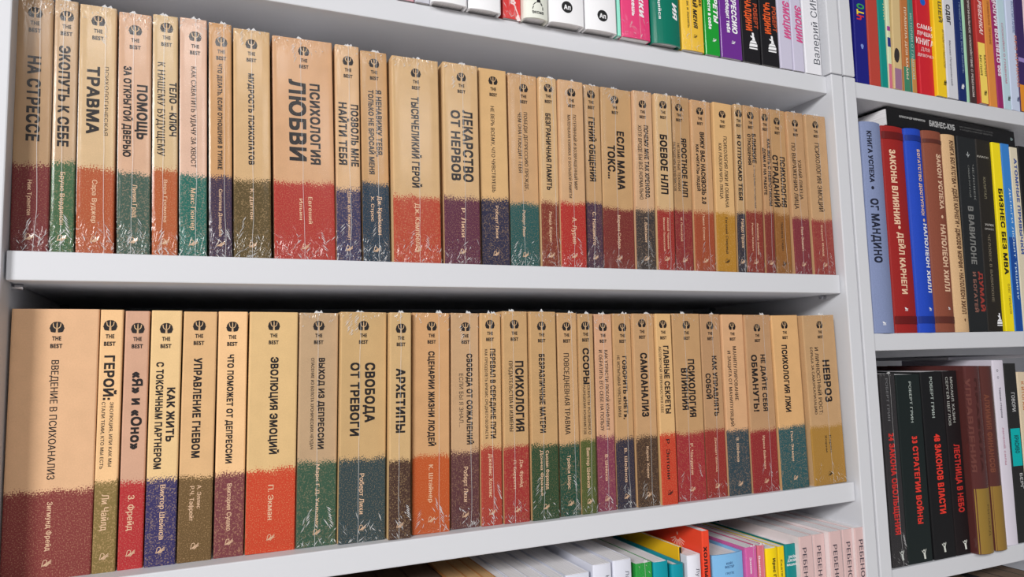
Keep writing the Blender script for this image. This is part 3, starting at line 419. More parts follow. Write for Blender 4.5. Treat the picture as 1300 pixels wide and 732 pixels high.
OTHER=[
('paperback','slim pinkish paperback, leftmost book showing above the top board','books overhanging the top board',0.1763,-0.002,0.347,0.0177,0.208,0.01,0.14,(200,150,160),'soft',0.0,[],[],[],0),
('paperback','pale grey book with dark edges standing left of the plain white pair','books overhanging the top board',0.1933,-0.003,0.347,0.0148,0.208,0.0,0.14,(185,185,195),'soft',0.0,[],[],[],0),
('hardcover_book','plain white book left of the other plain white book, top board','books overhanging the top board',0.2192,-0.01,0.34701,0.0364,0.208,0.02,0.14,(235,235,238),'hard',0.002,[],[],[],0),
('hardcover_book','plain white book just left of the red book, top board','books overhanging the top board',0.2566,-0.009,0.34701,0.0353,0.208,0.02,0.14,(235,235,238),'hard',0.002,[],[],[],0),
('paperback','red paperback with white floral print on the top board','books overhanging the top board',0.28871,-0.003,0.347,0.02032,0.208,0.01,0.14,(205,45,45),'soft',0.0,[],[],[('sprig',0.0039,0.0125,0.012,(235,215,215))],1),
('hardcover_book','ivory hardcover with black statue mark on the top board','books overhanging the top board',0.31319,-0.01,0.347,0.02802,0.208,0.01,0.14,(222,224,214),'hard',0.004,[('ЭКСМО',0.0059,0.0127,0.0002,0.003,(60,60,60),'hb')],[],[('statue',-0.0,0.0154,0.0125,(30,30,32))],0),
('hardcover_book','white book with round black Ап mark, beside the ivory hardcover','books overhanging the top board',0.3488,-0.012,0.34701,0.041,0.208,0.03,0.14,(235,235,238),'hard',0.002,[],[],[('roundel',-0.0014,0.0178,0.0128,(28,28,30))],0),
('hardcover_book','white book with round black Ап mark, beside the mint booklet','books overhanging the top board',0.3911,-0.01,0.34701,0.0395,0.208,0.03,0.14,(235,235,238),'hard',0.002,[],[],[('roundel',0.0005,0.0169,0.0128,(28,28,30))],0),
('booklet','very thin mint booklet standing left of the pink book','books overhanging the top board',0.4151,-0.008,0.347,0.0037,0.208,0.0,0.14,(150,225,205),'soft',0.0,[],[],[],0),
('paperback','film-wrapped pink paperback with white lettering on the top board','books overhanging the top board',0.4367,-0.008,0.34701,0.0371,0.208,0.02,0.14,(222,62,118),'soft',0.001,[('ЖКИ',0.0551,0.0297,0.0072,0.0068,(235,235,238),'bi'),('жешь',0.0477,0.0221,-0.0031,0.0052,(235,235,238),'b')],[],[],1),
('hardcover_book','glossy dark green hardcover with white ИЯ on the top board','books overhanging the top board',0.4785,-0.006,0.34701,0.0397,0.208,0.03,0.14,(10,112,92),'hard',0.004,[('ИЯ',0.05,0.0199,0.0106,0.0077,(235,235,238),'bi'),('ящийся',0.0574,0.0291,-0.0099,0.0038,(235,235,238),'m')],[],[],2),
('paperback','yellow paperback reading МЕНЯ in black, top board','books overhanging the top board',0.5175,-0.004,0.347,0.0312,0.208,0.02,0.14,(232,188,60),'soft',0.001,[('АЙ МЕНЯ',0.0651,0.0378,0.0037,0.0063,(30,30,30),'bi'),('ак и понять',0.0594,0.0327,-0.006,0.0039,(60,55,40),'m'),('БЕ',0.0635,0.0078,0.0119,0.004,(30,30,30),'b')],[],[('quill',0.0027,0.0178,0.005,(90,70,30))],1),
('paperback','bright green paperback reading РЕТЫ in white, top board','books overhanging the top board',0.5466,-0.003,0.347,0.0213,0.208,0.01,0.14,(28,150,50),'soft',0.0,[('РЕТЫ',0.0709,0.0311,0.0063,0.0071,(235,235,238),'bi'),('ости в себе',0.0674,0.0363,-0.0025,0.0052,(235,235,238),'b')],[],[('quill',0.0027,0.0186,0.005,(235,235,238))],2),
('paperback','purple paperback reading ПРЕССИЮ in white, top board','books overhanging the top board',0.5747,-0.003,0.347,0.0315,0.208,0.02,0.14,(106,46,140),'soft',0.0,[('ПРЕССИЮ',0.0801,0.0485,0.0059,0.0085,(235,235,238),'bi'),('обедит тебя',0.0724,0.0408,-0.0033,0.006,(235,235,238),'b')],[],[('quill',0.0028,0.0201,0.005,(235,235,238))],2),
('paperback','black paperback with orange lettering, next to the purple one','books overhanging the top board',0.6059,-0.002,0.347,0.0273,0.208,0.01,0.14,(26,24,28),'soft',0.0,[('ЧАЛДИНИ',0.0799,0.04,-0.0021,0.0105,(226,92,40),'b'),('РОБЕРТ',0.0758,0.0321,0.0089,0.0069,(176,74,44),'b')],[],[('statue',0.003,0.0265,0.0125,(235,235,238))],0),
('paperback','black paperback with orange lettering, next to the lilac pair','books overhanging the top board',0.6356,-0.002,0.347,0.0281,0.208,0.01,0.14,(26,24,28),'soft',0.0,[('ЧАЛДИНИ',0.0808,0.0402,-0.002,0.0108,(226,92,40),'b'),('РОБЕРТ',0.0771,0.0325,0.0093,0.0071,(176,74,44),'b')],[],[('statue',0.0032,0.0271,0.0125,(235,235,238))],0),
('paperback','lilac paperback with pink ЭМОЦИИ, nearer the black pair','books overhanging the top board',0.6613,-0.002,0.347,0.0203,0.208,0.01,0.14,(196,192,212),'soft',0.0,[('ЭМОЦИИ',0.0882,0.049,0.004,0.0118,(205,80,135),'bi')],[],[],0),
('paperback','lilac paperback with pink ЭМОЦИИ, nearer the white end book','books overhanging the top board',0.6816,-0.002,0.347,0.018,0.208,0.0,0.14,(196,192,212),'soft',0.0,[('ЭМОЦИИ',0.0856,0.0484,0.0034,0.0113,(205,80,135),'bi')],[],[],0),
('paperback','white paperback with slanting grey capitals, rightmost on the top board','books overhanging the top board',0.7073,-0.001,0.347,0.027,0.208,0.01,0.14,(226,226,232),'soft',0.0,[('Валерий СИН',0.1042,0.0905,0.0057,0.0116,(70,75,85),'ru')],[],[],0),
('paperback','powder pink paperback reading РЕБЕНОК, directly right of the teal book','books on the shelf under the lower row',0.6462,0.002,-0.4155,0.02,0.2001,0.0,0.14,(208,178,176),'soft',0.0,[('РЕБЕНОК',0.1875,0.0496,-0.0031,0.0067,(75,65,75),'m')],[],[],0),
('paperback','powder pink paperback, second right of the teal book','books on the shelf under the lower row',0.6665,0.002,-0.4155,0.0172,0.2002,0.0,0.14,(208,178,176),'soft',0.0,[('РЕБЕНОК',0.187,0.0501,-0.0012,0.0068,(75,65,75),'m')],[],[],0),
('paperback','powder pink paperback in the middle of the pink five','books on the shelf under the lower row',0.6853,-0.005,-0.4155,0.0189,0.2027,0.0,0.14,(208,178,176),'soft',0.0,[('РЕБЕНОК',0.1876,0.0501,-0.0017,0.0069,(75,65,75),'m')],[],[],0),
('paperback','powder pink paperback, second from the side panel','books on the shelf under the lower row',0.70741,-0.002,-0.4155,0.01532,0.2017,0.0,0.14,(208,178,176),'soft',0.0,[('РЕБЕНОК',0.187,0.0509,0.0006,0.0071,(75,65,75),'m')],[],[],0),
('paperback','powder pink paperback standing against the side panel','books on the shelf under the lower row',0.72379,-0.006,-0.4155,0.01682,0.2027,0.0,0.14,(208,178,176),'soft',0.0,[('РЕБЕНОК',0.1886,0.0511,0.0004,0.0072,(75,65,75),'m')],[],[],0),
('hardcover_book','teal hardcover with three white lines, left of the pink books','books on the shelf under the lower row',0.6317,0.01,-0.4155,0.0197,0.1917,-0.0,0.14,(14,128,128),'hard',0.001,[('ДЖЕЙМС',0.1776,0.0131,0.0002,0.003,(235,235,238),'hm'),('ДЖОЙС',0.1736,0.0142,-0.0007,0.0033,(235,235,238),'hm'),('МАШИНЫ',0.1688,0.0148,-0.0014,0.0028,(235,235,238),'hm')],[],[],0),
('paperback','yellow paperback with black lettering, beside the teal hardcover','books on the shelf under the lower row',0.6139,0.008,-0.4155,0.0093,0.1913,0.0,0.14,(232,200,20),'soft',0.0,[('Екатер',0.1765,0.0225,-0.0004,0.0029,(50,45,25),'m')],[],[],0),
('paperback','wider yellow paperback with black lettering, beside the pink pair','books on the shelf under the lower row',0.5986,0.007,-0.4155,0.0169,0.1919,0.0,0.14,(238,206,16),'soft',0.0015,[('Ирис Поз',0.1806,0.0291,0.0018,0.0046,(50,45,25),'b')],[],[],0),
('paperback','salmon paperback with white lettering, beside the yellow pair','books on the shelf under the lower row',0.5838,0.007,-0.4155,0.01,0.1966,0.0,0.14,(214,112,128),'soft',0.0,[('Ванесса',0.1854,0.0264,-0.0032,0.0028,(235,235,238),'m')],[],[],1),
('paperback','orchid pink paperback with white lettering, beside the light blue book','books on the shelf under the lower row',0.56853,0.006,-0.4155,0.01595,0.1969,0.0,0.14,(204,96,160),'soft',0.0,[('Знание',0.1858,0.0177,-0.0013,0.0033,(235,235,238),'m')],[],[],1),
('hardcover_book','wide light blue hardcover with small dark lettering','books on the shelf under the lower row',0.53837,0.01,-0.4155,0.04375,0.1931,0.0,0.14,(124,180,224),'hard',0.003,[('КЕЙТ',0.183,0.0092,0.0001,0.0025,(30,60,110),'hm'),('ФОСТЕР',0.1794,0.0125,-0.0001,0.0029,(30,60,110),'hm'),('ГРЕТТЕ',0.1725,0.0114,-0.0001,0.0025,(30,60,110),'hm')],[],[],0),
('paperback','tall red paperback with black lettering rising above its neighbours','books on the shelf under the lower row',0.5038,0.002,-0.4155,0.0096,0.223,0.0,0.125,(226,70,44),'soft',0.0,[('ХОЛЛЫ Ч',0.2067,0.04,-0.0015,0.0047,(25,20,22),'b')],[],[],0),
('paperback','white paperback with thin dark lettering, left of the red one','books on the shelf under the lower row',0.4885,0.004,-0.4155,0.0176,0.1993,0.0,0.14,(220,220,230),'soft',0.002,[('Луиз',0.1852,0.0154,0.0031,0.0051,(60,60,70),'r')],[],[],0),
('hardcover_book','turquoise hardcover beside the white paperback','books on the shelf under the lower row',0.4669,0.004,-0.4155,0.0159,0.1928,0.0,0.14,(10,142,158),'hard',0.0015,[],[],[],0),
('hardcover_book','turquoise hardcover with glued pages, beside the green book','books on the shelf under the lower row',0.4456,0.004,-0.4155,0.0184,0.1983,0.0,0.14,(12,146,160),'soft',0.0015,[],[],[],0),
('paperback','film-wrapped bright green paperback between turquoise and white books','books on the shelf under the lower row',0.4249,0.004,-0.4155,0.0202,0.1995,0.0,0.14,(40,150,62),'soft',0.0,[],[],[],1),
('paperback','white paperback left of the bright green one','books on the shelf under the lower row',0.3988,0.004,-0.4155,0.022,0.2062,0.0,0.14,(214,216,228),'soft',0.0015,[('Лги',0.1949,0.0109,0.0046,0.0047,(60,62,72),'r')],[],[],0),
('paperback','white paperback, second left of the bright green one','books on the shelf under the lower row',0.3751,0.004,-0.4155,0.0215,0.2052,0.0,0.14,(214,216,228),'soft',0.0015,[('Ы',0.1935,0.0046,0.005,0.0046,(60,62,72),'r')],[],[],0),
('paperback','white paperback, third left of the bright green one','books on the shelf under the lower row',0.3466,0.004,-0.4155,0.027,0.1996,0.0,0.14,(212,216,228),'soft',0.001,[],[],[],0),
('paperback','dark blue book with rainbow ЧТО beside the white upright','books on the top shelf of the right bookcase',0.796,0.001,0.34737,0.0236,0.2,1.79,0.14,(26,28,120),'soft',0.0,[('Ч',0.0943,0.0067,0.0004,0.0147,(205,45,60),'bu'),('Т',0.1021,0.0073,0.0009,0.0147,(235,205,50),'bu'),('О',0.1106,0.0073,0.0015,0.0148,(60,150,80),'bu')],[],[('blob',0.0012,0.051,0.005,(120,140,205))],0),
('paperback','brick red book between dark blue and teal ones','books on the top shelf of the right bookcase',0.8216,0.003,0.34735,0.0204,0.2,1.96,0.14,(178,66,54),'soft',0.0,[],[],[],0),
('paperback','teal book with small yellow dots, right of the brick red one','books on the top shelf of the right bookcase',0.84084,0.004,0.34721,0.01298,0.2,1.76,0.14,(8,136,128),'soft',0.0,[],[],[('dots',0.0041,0.1107,0.012,(225,225,150))],0),
('paperback','narrow cream book with coloured blots, right of the teal one','books on the top shelf of the right bookcase',0.85101,0.003,0.34721,0.00678,0.2,2.64,0.14,(206,212,176),'soft',0.0,[],[(0.0831,0.0895,(150,60,140),'printed_patch'),(0.0602,0.0735,(40,50,120),'printed_patch'),(0.0,0.036,(200,110,130),'printed_patch')],[],0),
('paperback','beige book with a dark haired figure printed on its spine','books on the top shelf of the right bookcase',0.86285,0.001,0.34758,0.0163,0.2,3.71,0.14,(204,178,128),'soft',0.0,[],[(0.0,0.0299,(150,110,138),'printed_patch')],[('figure',-0.0019,0.0485,0.017,(52,44,44))],0),
('paperback','orange brown book with a green foot','books on the top shelf of the right bookcase',0.88651,0.006,0.34741,0.01432,0.2,3.24,0.14,(182,112,60),'soft',0.0,[('ПРАВИЛА ДЛЯ МАМЫ',0.125,0.1048,0.0009,0.0048,(225,205,180),'m')],[(0.0,0.0377,(60,130,100),'printed_patch')],[],0),
('paperback','sea green book with an ochre foot','books on the top shelf of the right bookcase',0.90175,0.006,0.34726,0.00964,0.2,2.39,0.14,(56,128,116),'soft',0.0,[('ИСТОРИИ О ГЛАВНОМ',0.1179,0.0958,-0.0013,0.0045,(170,200,185),'m')],[(0.0,0.0514,(186,134,72),'printed_patch')],[],0),
('paperback','broad red book with a blue disc and white lettering','books on the top shelf of the right bookcase',0.9224,0.002,0.34759,0.02854,0.2,2.03,0.14,(198,32,46),'soft',0.0,[('САМАЯ',0.0992,0.0328,0.0015,0.0077,(240,225,225),'hm'),('ЛУЧШАЯ',0.0889,0.0335,0.001,0.0071,(240,225,225),'hm'),('КНИГА',0.0771,0.0359,-0.0003,0.0106,(240,225,225),'hm'),('ДЛЯ',0.0661,0.0179,-0.0006,0.0059,(225,180,180),'hm'),('ДЕВОЧЕК',0.057,0.0342,0.0004,0.0047,(235,205,205),'hm')],[],[('disc',-0.0003,0.1365,0.0105,(20,90,190))],0),
('paperback','bright yellow book beside the broad red one','books on the top shelf of the right bookcase',0.94694,-0.002,0.34748,0.01992,0.2,2.49,0.14,(236,196,34),'soft',0.0,[('ШЕЙ',0.1409,0.0312,0.0034,0.0075,(120,105,50),'b'),('ИГРАЕМ СО СМЫСЛОМ',0.0996,0.0558,0.0077,0.005,(150,125,50),'m')],[],[('ink',0.0061,0.022,0.006,(40,35,20))],0),
('paperback','light grey book with black СДВГ on its spine','books on the top shelf of the right bookcase',0.9694,-0.002,0.34747,0.0222,0.2,2.45,0.14,(206,206,212),'soft',0.0,[('СДВГ',0.1394,0.0302,-0.0014,0.0088,(45,45,50),'b'),('Михаил Петрановский',0.0852,0.0665,-0.0014,0.0042,(110,110,120),'m')],[],[],0),
('paperback','navy blue book with white scribble near its foot','books on the top shelf of the right bookcase',0.9932,0.0,0.34733,0.017,0.2,2.25,0.14,(22,42,100),'soft',0.0,[('ПРИВЫЧКИ НА ВСЮ ЖИЗНЬ',0.1491,0.107,0.0037,0.0043,(120,140,170),'m')],[],[('ink',0.0001,0.0224,0.006,(235,235,240))],0),
('booklet','thin mint green booklet right of the navy book','books on the top shelf of the right bookcase',1.0066,0.001,0.34711,0.0051,0.2,2.42,0.14,(160,205,172),'soft',0.0,[],[],[],0),
('paperback','dark brown book with pale lettering, right of the mint booklet','books on the top shelf of the right bookcase',1.0176,0.001,0.34741,0.01509,0.2,2.6,0.14,(62,46,46),'soft',0.0,[('ОРИГИНАЛЬНОЕ СПОКОЙСТВИЕ С РЕБЕНКОМ',0.1589,0.1494,-0.0003,0.0049,(215,205,200),'m')],[],[],0),
('paperback','two-tone book, red above and yellow below','books on the top shelf of the right bookcase',1.0365,-0.003,0.34741,0.01899,0.2,2.15,0.14,(178,52,48),'soft',0.0,[('РЕБЕНКА!',0.1578,0.0522,0.0015,0.009,(235,200,195),'bi'),('МАРИЯ',0.0746,0.0318,0.0053,0.0045,(90,75,40),'m'),('МЕЛИЯ',0.0728,0.0304,-0.004,0.0053,(90,75,40),'m')],[(0.0,0.0925,(238,208,96),'printed_band')],[('ink',0.0016,0.0175,0.006,(70,60,30))],0),
('paperback','orange book between the two-tone and the magenta ones','books on the top shelf of the right bookcase',1.0628,0.001,0.34726,0.0172,0.2,1.72,0.14,(216,138,62),'soft',0.0,[('ПРАВИЛЬНОЕ ПИТАНИЕ',0.1639,0.0679,0.0021,0.0055,(150,80,40),'m')],[],[],0),
('paperback','magenta book reading 500 ОТВЕТОВ in white','books on the top shelf of the right bookcase',1.0792,0.001,0.34717,0.0128,0.2,1.55,0.14,(150,40,98),'soft',0.0,[('500 ОТВЕТОВ МАЛОЙ',0.1699,0.1208,0.0014,0.0084,(235,220,230),'bu')],[],[],0),
('paperback','pale aqua book right of the magenta one','books on the top shelf of the right bookcase',1.09511,0.001,0.34728,0.01753,0.2,1.81,0.14,(184,208,218),'soft',0.0,[('СПОКОЙНО О ГЛАВНОМ',0.1347,0.0945,-0.0001,0.0047,(190,120,140),'m')],[],[('ink',0.0036,0.0185,0.006,(35,60,40))],0),
('paperback','pale lavender book right of the aqua one','books on the top shelf of the right bookcase',1.11406,0.001,0.34748,0.01978,0.2,2.74,0.14,(196,206,228),'soft',0.0,[('ВОСПИТАНИЕ',0.1744,0.0517,0.0057,0.0058,(90,110,160),'m'),('БЕЗ КРИКОВ',0.1197,0.0815,0.0086,0.0067,(205,130,110),'m')],[],[('ink',0.0059,0.02,0.006,(60,70,110))],0),
('paperback','dark purple book with an orange foot, at the right picture edge','books on the top shelf of the right bookcase',1.13453,0.001,0.3476,0.02055,0.2,3.34,0.14,(58,40,92),'soft',0.0,[],[(0.0,0.0427,(222,140,40),'printed_band'),(0.0792,0.0859,(150,130,190),'printed_patch')],[],0),
('paperback','pale pink book cut off by the right picture edge','books on the top shelf of the right bookcase',1.1559,0.001,0.34752,0.019,0.2,3.15,0.14,(222,196,200),'soft',0.0,[],[],[],0),
('clothbound_book','tall grey blue clothbound book beside the white upright','books on the middle shelf of the right bookcase',0.8013,0.002,0.01815,0.037,0.2769,0.48,0.14,(124,136,172),'hard',0.004,[('КНИГА УСПЕХА',0.2643,0.0689,-0.0073,0.0079,(28,32,50),'b'),('•',0.1915,0.0063,-0.0073,0.0072,(28,32,50),'b'),('ОГ МАНДИНО',0.1742,0.0838,-0.006,0.0136,(28,32,50),'b')],[],[('horse',-0.0039,0.0127,0.006,(235,235,238))],0),
('clothbound_book','deep red clothbound book with gold lettering','books on the middle shelf of the right bookcase',0.84466,0.004,0.01811,0.04222,0.2765,0.31,0.14,(146,30,28),'hard',0.003,[('ЗАКОНЫ ВЛИЯНИЯ',0.2443,0.1009,-0.0057,0.0112,(226,190,160),'b'),('•',0.1417,0.0053,-0.003,0.0075,(226,190,160),'b'),('ДЕЙЛ КАРНЕГИ',0.1325,0.0817,-0.0018,0.0112,(226,190,160),'b')],[(0.2587,0.2686,(98,20,20),'raised_band'),(0.0116,0.0218,(98,20,20),'raised_band')],[('horse',-0.0013,0.0312,0.006,(235,235,238))],0),
('clothbound_book','bright blue clothbound book with cream lettering','books on the middle shelf of the right bookcase',0.88254,0.003,0.01813,0.03292,0.2768,0.45,0.14,(28,66,176),'hard',0.004,[('БОГАТСТВО ДОСТУПНО!',0.2482,0.091,0.004,0.007,(226,190,160),'b'),('•',0.1534,0.0054,0.0052,0.007,(226,190,160),'b'),('НАПОЛЕОН ХИЛЛ',0.1462,0.093,0.0072,0.0101,(235,235,238),'b')],[(0.2597,0.2674,(18,44,126),'raised_band'),(0.0123,0.0215,(18,44,126),'raised_band')],[('horse',0.0044,0.0312,0.006,(235,235,238))],0),
('clothbound_book','chestnut brown clothbound book with cream lettering','books on the middle shelf of the right bookcase',0.92,0.004,0.0183,0.0389,0.2778,0.89,0.14,(130,70,52),'hard',0.004,[('ЗАКОН УСПЕХА',0.2456,0.0772,0.0063,0.0113,(226,190,160),'b'),('•',0.161,0.0066,0.005,0.008,(226,190,160),'b'),('НАПОЛЕОН ХИЛЛ',0.1471,0.0919,0.0051,0.0128,(226,190,160),'b')],[(0.2605,0.266,(88,42,34),'raised_band'),(0.012,0.0211,(88,42,34),'raised_band')],[('horse',0.0054,0.0323,0.005,(235,235,238))],0),
('clothbound_book','narrow tan clothbound book with dark brown lettering','books on the middle shelf of the right bookcase',0.95749,0.006,0.0182,0.02828,0.2775,0.8,0.14,(204,168,126),'hard',0.003,[('КНИГА БОГАТСТВА • ДЕЙЛ КАРНЕГИ • ДЖОЗЕФ МЭРФИ • НАПОЛЕОН ХИЛЛ',0.2689,0.244,0.0023,0.0107,(96,66,46),'b')],[],[('blob',0.0025,0.0165,0.003,(96,66,46))],0),
('paperback','black paperback with grey ВАВИЛОНЕ and red ДУМАЙ','books on the middle shelf of the right bookcase',0.99181,0.006,0.01864,0.03978,0.2778,1.82,0.14,(34,36,38),'soft',0.0,[('В ВАВИЛОНЕ',0.1774,0.083,-0.0007,0.0127,(120,120,118),'b'),('ДУМАЙ',0.0844,0.0559,0.0113,0.0093,(150,58,50),'b'),('И БОГАТЕЙ',0.0836,0.0567,-0.0023,0.0075,(130,90,80),'b'),('САМЫЙ БОГАТЫЙ',0.2371,0.0464,0.0008,0.0034,(120,122,120),'m'),('ЧЕЛОВЕК',0.2394,0.0524,0.0105,0.0043,(120,122,120),'m')],[],[('psi',0.0014,0.253,0.008,(190,195,195))],0),
('paperback','black paperback with a small white statue mark near its foot','books on the middle shelf of the right bookcase',1.02845,0.006,0.01855,0.03221,0.2776,1.86,0.14,(38,34,30),'soft',0.0,[('КАПИТАЛ',0.2223,0.0317,-0.003,0.0061,(110,104,84),'b'),('ЧЕЛОВЕК В ВАВИЛОНЕ',0.1384,0.0969,-0.0016,0.0061,(120,110,92),'m'),('КЛАСС',0.2522,0.0247,-0.0029,0.003,(190,185,175),'hm'),('УСПЕХ',0.1526,0.0192,0.0013,0.0035,(200,195,190),'hm'),('БИЗНЕС',0.1465,0.0192,0.0006,0.0029,(180,175,170),'hm')],[],[('statue',0.009,0.0163,0.011,(235,235,238))],0),
('paperback','bright yellow paperback reading БИЗНЕС БЕЗ МВА','books on the middle shelf of the right bookcase',1.05745,0.004,0.01823,0.01931,0.2761,1.25,0.14,(240,216,24),'soft',0.0,[('БИЗНЕС БЕЗ МВА',0.2074,0.1259,0.0012,0.0103,(30,28,22),'b'),('ОЛЕГ ТИНЬКОВ',0.0684,0.0433,0.0036,0.0053,(140,120,40),'m')],[],[],0),
('paperback','shaded blue paperback right of the yellow one','books on the middle shelf of the right bookcase',1.0791,0.005,0.01823,0.0188,0.2769,1.37,0.14,(56,126,200),'soft',0.0,[('ДЕНЬГИ ЛЮБЯТ ТИШИНУ',0.2097,0.1642,0.0027,0.0045,(190,215,235),'m')],[(0.0,0.1369,(24,72,150),'printed_band')],[],0),
('paperback','cream paperback with blue lettering at the right picture edge','books on the middle shelf of the right bookcase',1.0989,0.005,0.01819,0.0179,0.2734,1.21,0.14,(214,204,180),'soft',0.0,[('АТОМНЫЕ ПРИВЫЧКИ',0.2565,0.1437,0.0018,0.0074,(70,90,150),'b')],[],[],0),
('paperback','black paperback cut off by the right picture edge','books on the middle shelf of the right bookcase',1.1212,0.004,0.01828,0.0261,0.2763,1.23,0.14,(20,20,22),'soft',0.0,[],[],[],0),
('paperback','charcoal film-wrapped book with red lettering beginning 24','books on the lower shelf of the right bookcase',0.8012,0.004,-0.27164,0.0267,0.2385,0.27,0.14,(48,46,48),'soft',0.0,[('РОБЕРТ ГРИН',0.2325,0.0532,-0.0024,0.0049,(110,110,112),'m'),('24 ЗАКОНА ОБОЛЬЩЕНИЯ',0.1638,0.1247,-0.0008,0.0105,(196,48,44),'b')],[],[('imp',0.0036,0.014,0.009,(190,195,190))],1),
('paperback','black book with red lettering, directly right of the charcoal wrapped one','books on the lower shelf of the right bookcase',0.8375,0.004,-0.27149,0.0442,0.2361,0.53,0.14,(26,34,34),'soft',0.0,[('РОБЕРТ ГРИН',0.2268,0.0522,0.0023,0.0051,(170,180,175),'m'),('33 СТРАТЕГИИ ВОЙНЫ',0.1571,0.1096,0.0042,0.0108,(214,56,46),'b')],[],[('imp',0.007,0.0106,0.009,(205,208,200))],0),
('paperback','black book with red lettering, middle of the three plain black ones','books on the lower shelf of the right bookcase',0.8826,0.003,-0.2717,0.0406,0.2385,0.01,0.14,(24,24,26),'soft',0.0,[('РОБЕРТ ГРИН',0.2317,0.053,-0.0019,0.006,(170,180,175),'m'),('48 ЗАКОНОВ ВЛАСТИ',0.1575,0.1015,0.0015,0.0127,(218,56,44),'b')],[],[('imp',-0.0013,0.0146,0.009,(205,208,200))],0),
('paperback','narrower black book with red lettering, beside the gold-footed pair','books on the lower shelf of the right bookcase',0.9179,0.003,-0.27162,0.0278,0.2382,0.3,0.14,(28,22,24),'soft',0.0,[('МИХАИЛ ХАЗИН',0.2302,0.0601,0.0016,0.0055,(165,165,160),'m'),('СЕРГЕЙ ЩЕГЛОВ',0.2305,0.064,-0.0072,0.0054,(165,165,160),'m'),('ЛЕСТНИЦА В НЕБО',0.1417,0.0878,0.0018,0.0124,(190,48,42),'b')],[],[('imp',0.0036,0.0129,0.009,(215,218,210))],0),
('hardcover_book','wide maroon hardcover with a gold lower third','books on the lower shelf of the right bookcase',0.9477,-0.007,-0.27154,0.0312,0.2438,0.55,0.14,(84,44,42),'hard',0.004,[('ПРАВИЛА',0.2272,0.123,-0.0006,0.0047,(66,34,32),'b'),('УПРАВЛЕНИЯ',0.2275,0.1224,-0.0132,0.0078,(100,56,50),'b'),('РИЧАРД',0.0624,0.0398,0.0044,0.0047,(110,86,44),'m')],[(0.0,0.0835,(160,128,60),'gold_foil_band')],[],2),
('hardcover_book','narrower maroon hardcover with a gold lower third','books on the lower shelf of the right bookcase',0.9798,-0.006,-0.2717,0.0242,0.243,0.02,0.14,(84,46,42),'hard',0.003,[('АЛХИМИЯ ФИНАНСОВ',0.2052,0.1033,-0.0064,0.0081,(112,64,48),'b')],[(0.0,0.0836,(158,124,60),'gold_foil_band')],[],2),
('paperback','white book with tiny lettering right of the gold-footed pair','books on the lower shelf of the right bookcase',1.0165,0.002,-0.27159,0.0233,0.2499,0.53,0.14,(212,206,218),'soft',0.001,[('Темная сторона',0.2128,0.0419,-0.0015,0.0042,(60,55,75),'m'),('личной силы',0.1577,0.0508,-0.0015,0.005,(180,130,150),'m')],[],[('ring',-0.0037,0.2357,0.003,(60,60,70)),('ring',-0.0033,0.226,0.003,(120,120,130))],0),
('paperback','black book with a turquoise middle band','books on the lower shelf of the right bookcase',1.0431,0.003,-0.27153,0.0253,0.2447,0.75,0.14,(38,38,38),'soft',0.0,[('ГОВОРИ',0.2038,0.0261,0.0012,0.0086,(190,190,190),'m'),('КРАСИВО',0.1449,0.0247,0.0012,0.0103,(8,90,95),'b'),('БЕРГ',0.0928,0.0212,0.0047,0.0069,(190,190,190),'m')],[(0.103,0.1543,(0,170,170),'printed_band')],[],0),
('paperback','cream book at the right picture edge, lower shelf','books on the lower shelf of the right bookcase',1.0693,0.003,-0.27149,0.0253,0.2316,0.94,0.14,(214,196,168),'soft',0.0,[('К ИТОГАМ',0.2183,0.0397,-0.0026,0.007,(190,110,60),'m')],[],[],0)
]

# ------------------------------------------------------------------ room and bookcases
WALL = plain((205, 205, 208), .8, 'wall_paint'); FLOOR = plain((214, 208, 202), .5, 'floor_vinyl', grain=.05)
def make_lam():
    m, nt, b, out = new_mat('white_laminate')
    b.inputs['Base Color'].default_value = (.635, .645, .68, 1); b.inputs['Roughness'].default_value = .55; b.inputs['Specular IOR Level'].default_value = .25
    tc = nt.nodes.new('ShaderNodeTexCoord'); n = nt.nodes.new('ShaderNodeTexNoise'); n.inputs['Scale'].default_value = 1200; n.inputs['Detail'].default_value = 2
    bp = nt.nodes.new('ShaderNodeBump'); bp.inputs['Strength'].default_value = .12; bp.inputs['Distance'].default_value = .0003
    nt.links.new(tc.outputs['Object'], n.inputs['Vector']); nt.links.new(n.outputs['Fac'], bp.inputs['Height']); nt.links.new(bp.outputs[0], b.inputs['Normal'])
    return m
LAM = make_lam(); CHROME = plain((200, 200, 205), .2, 'steel', metal=1.0)
ZF = -1.42
def setting(name, dims, mat):
    V, F = box(*dims); o = mesh(name, V, F, (mat,)); o['kind'] = 'structure'; return o
setting('floor', (-3.5, 4.2, -3.6, .40, ZF - .05, ZF), FLOOR)
setting('wall_back', (-3.5, 4.2, .33, .40, ZF, 1.6), WALL)
XA0, XA1, XB0, XB1 = -.1386, .7285, .7706, 1.6376
DEP, PT, FR = .30, .0195, -.008
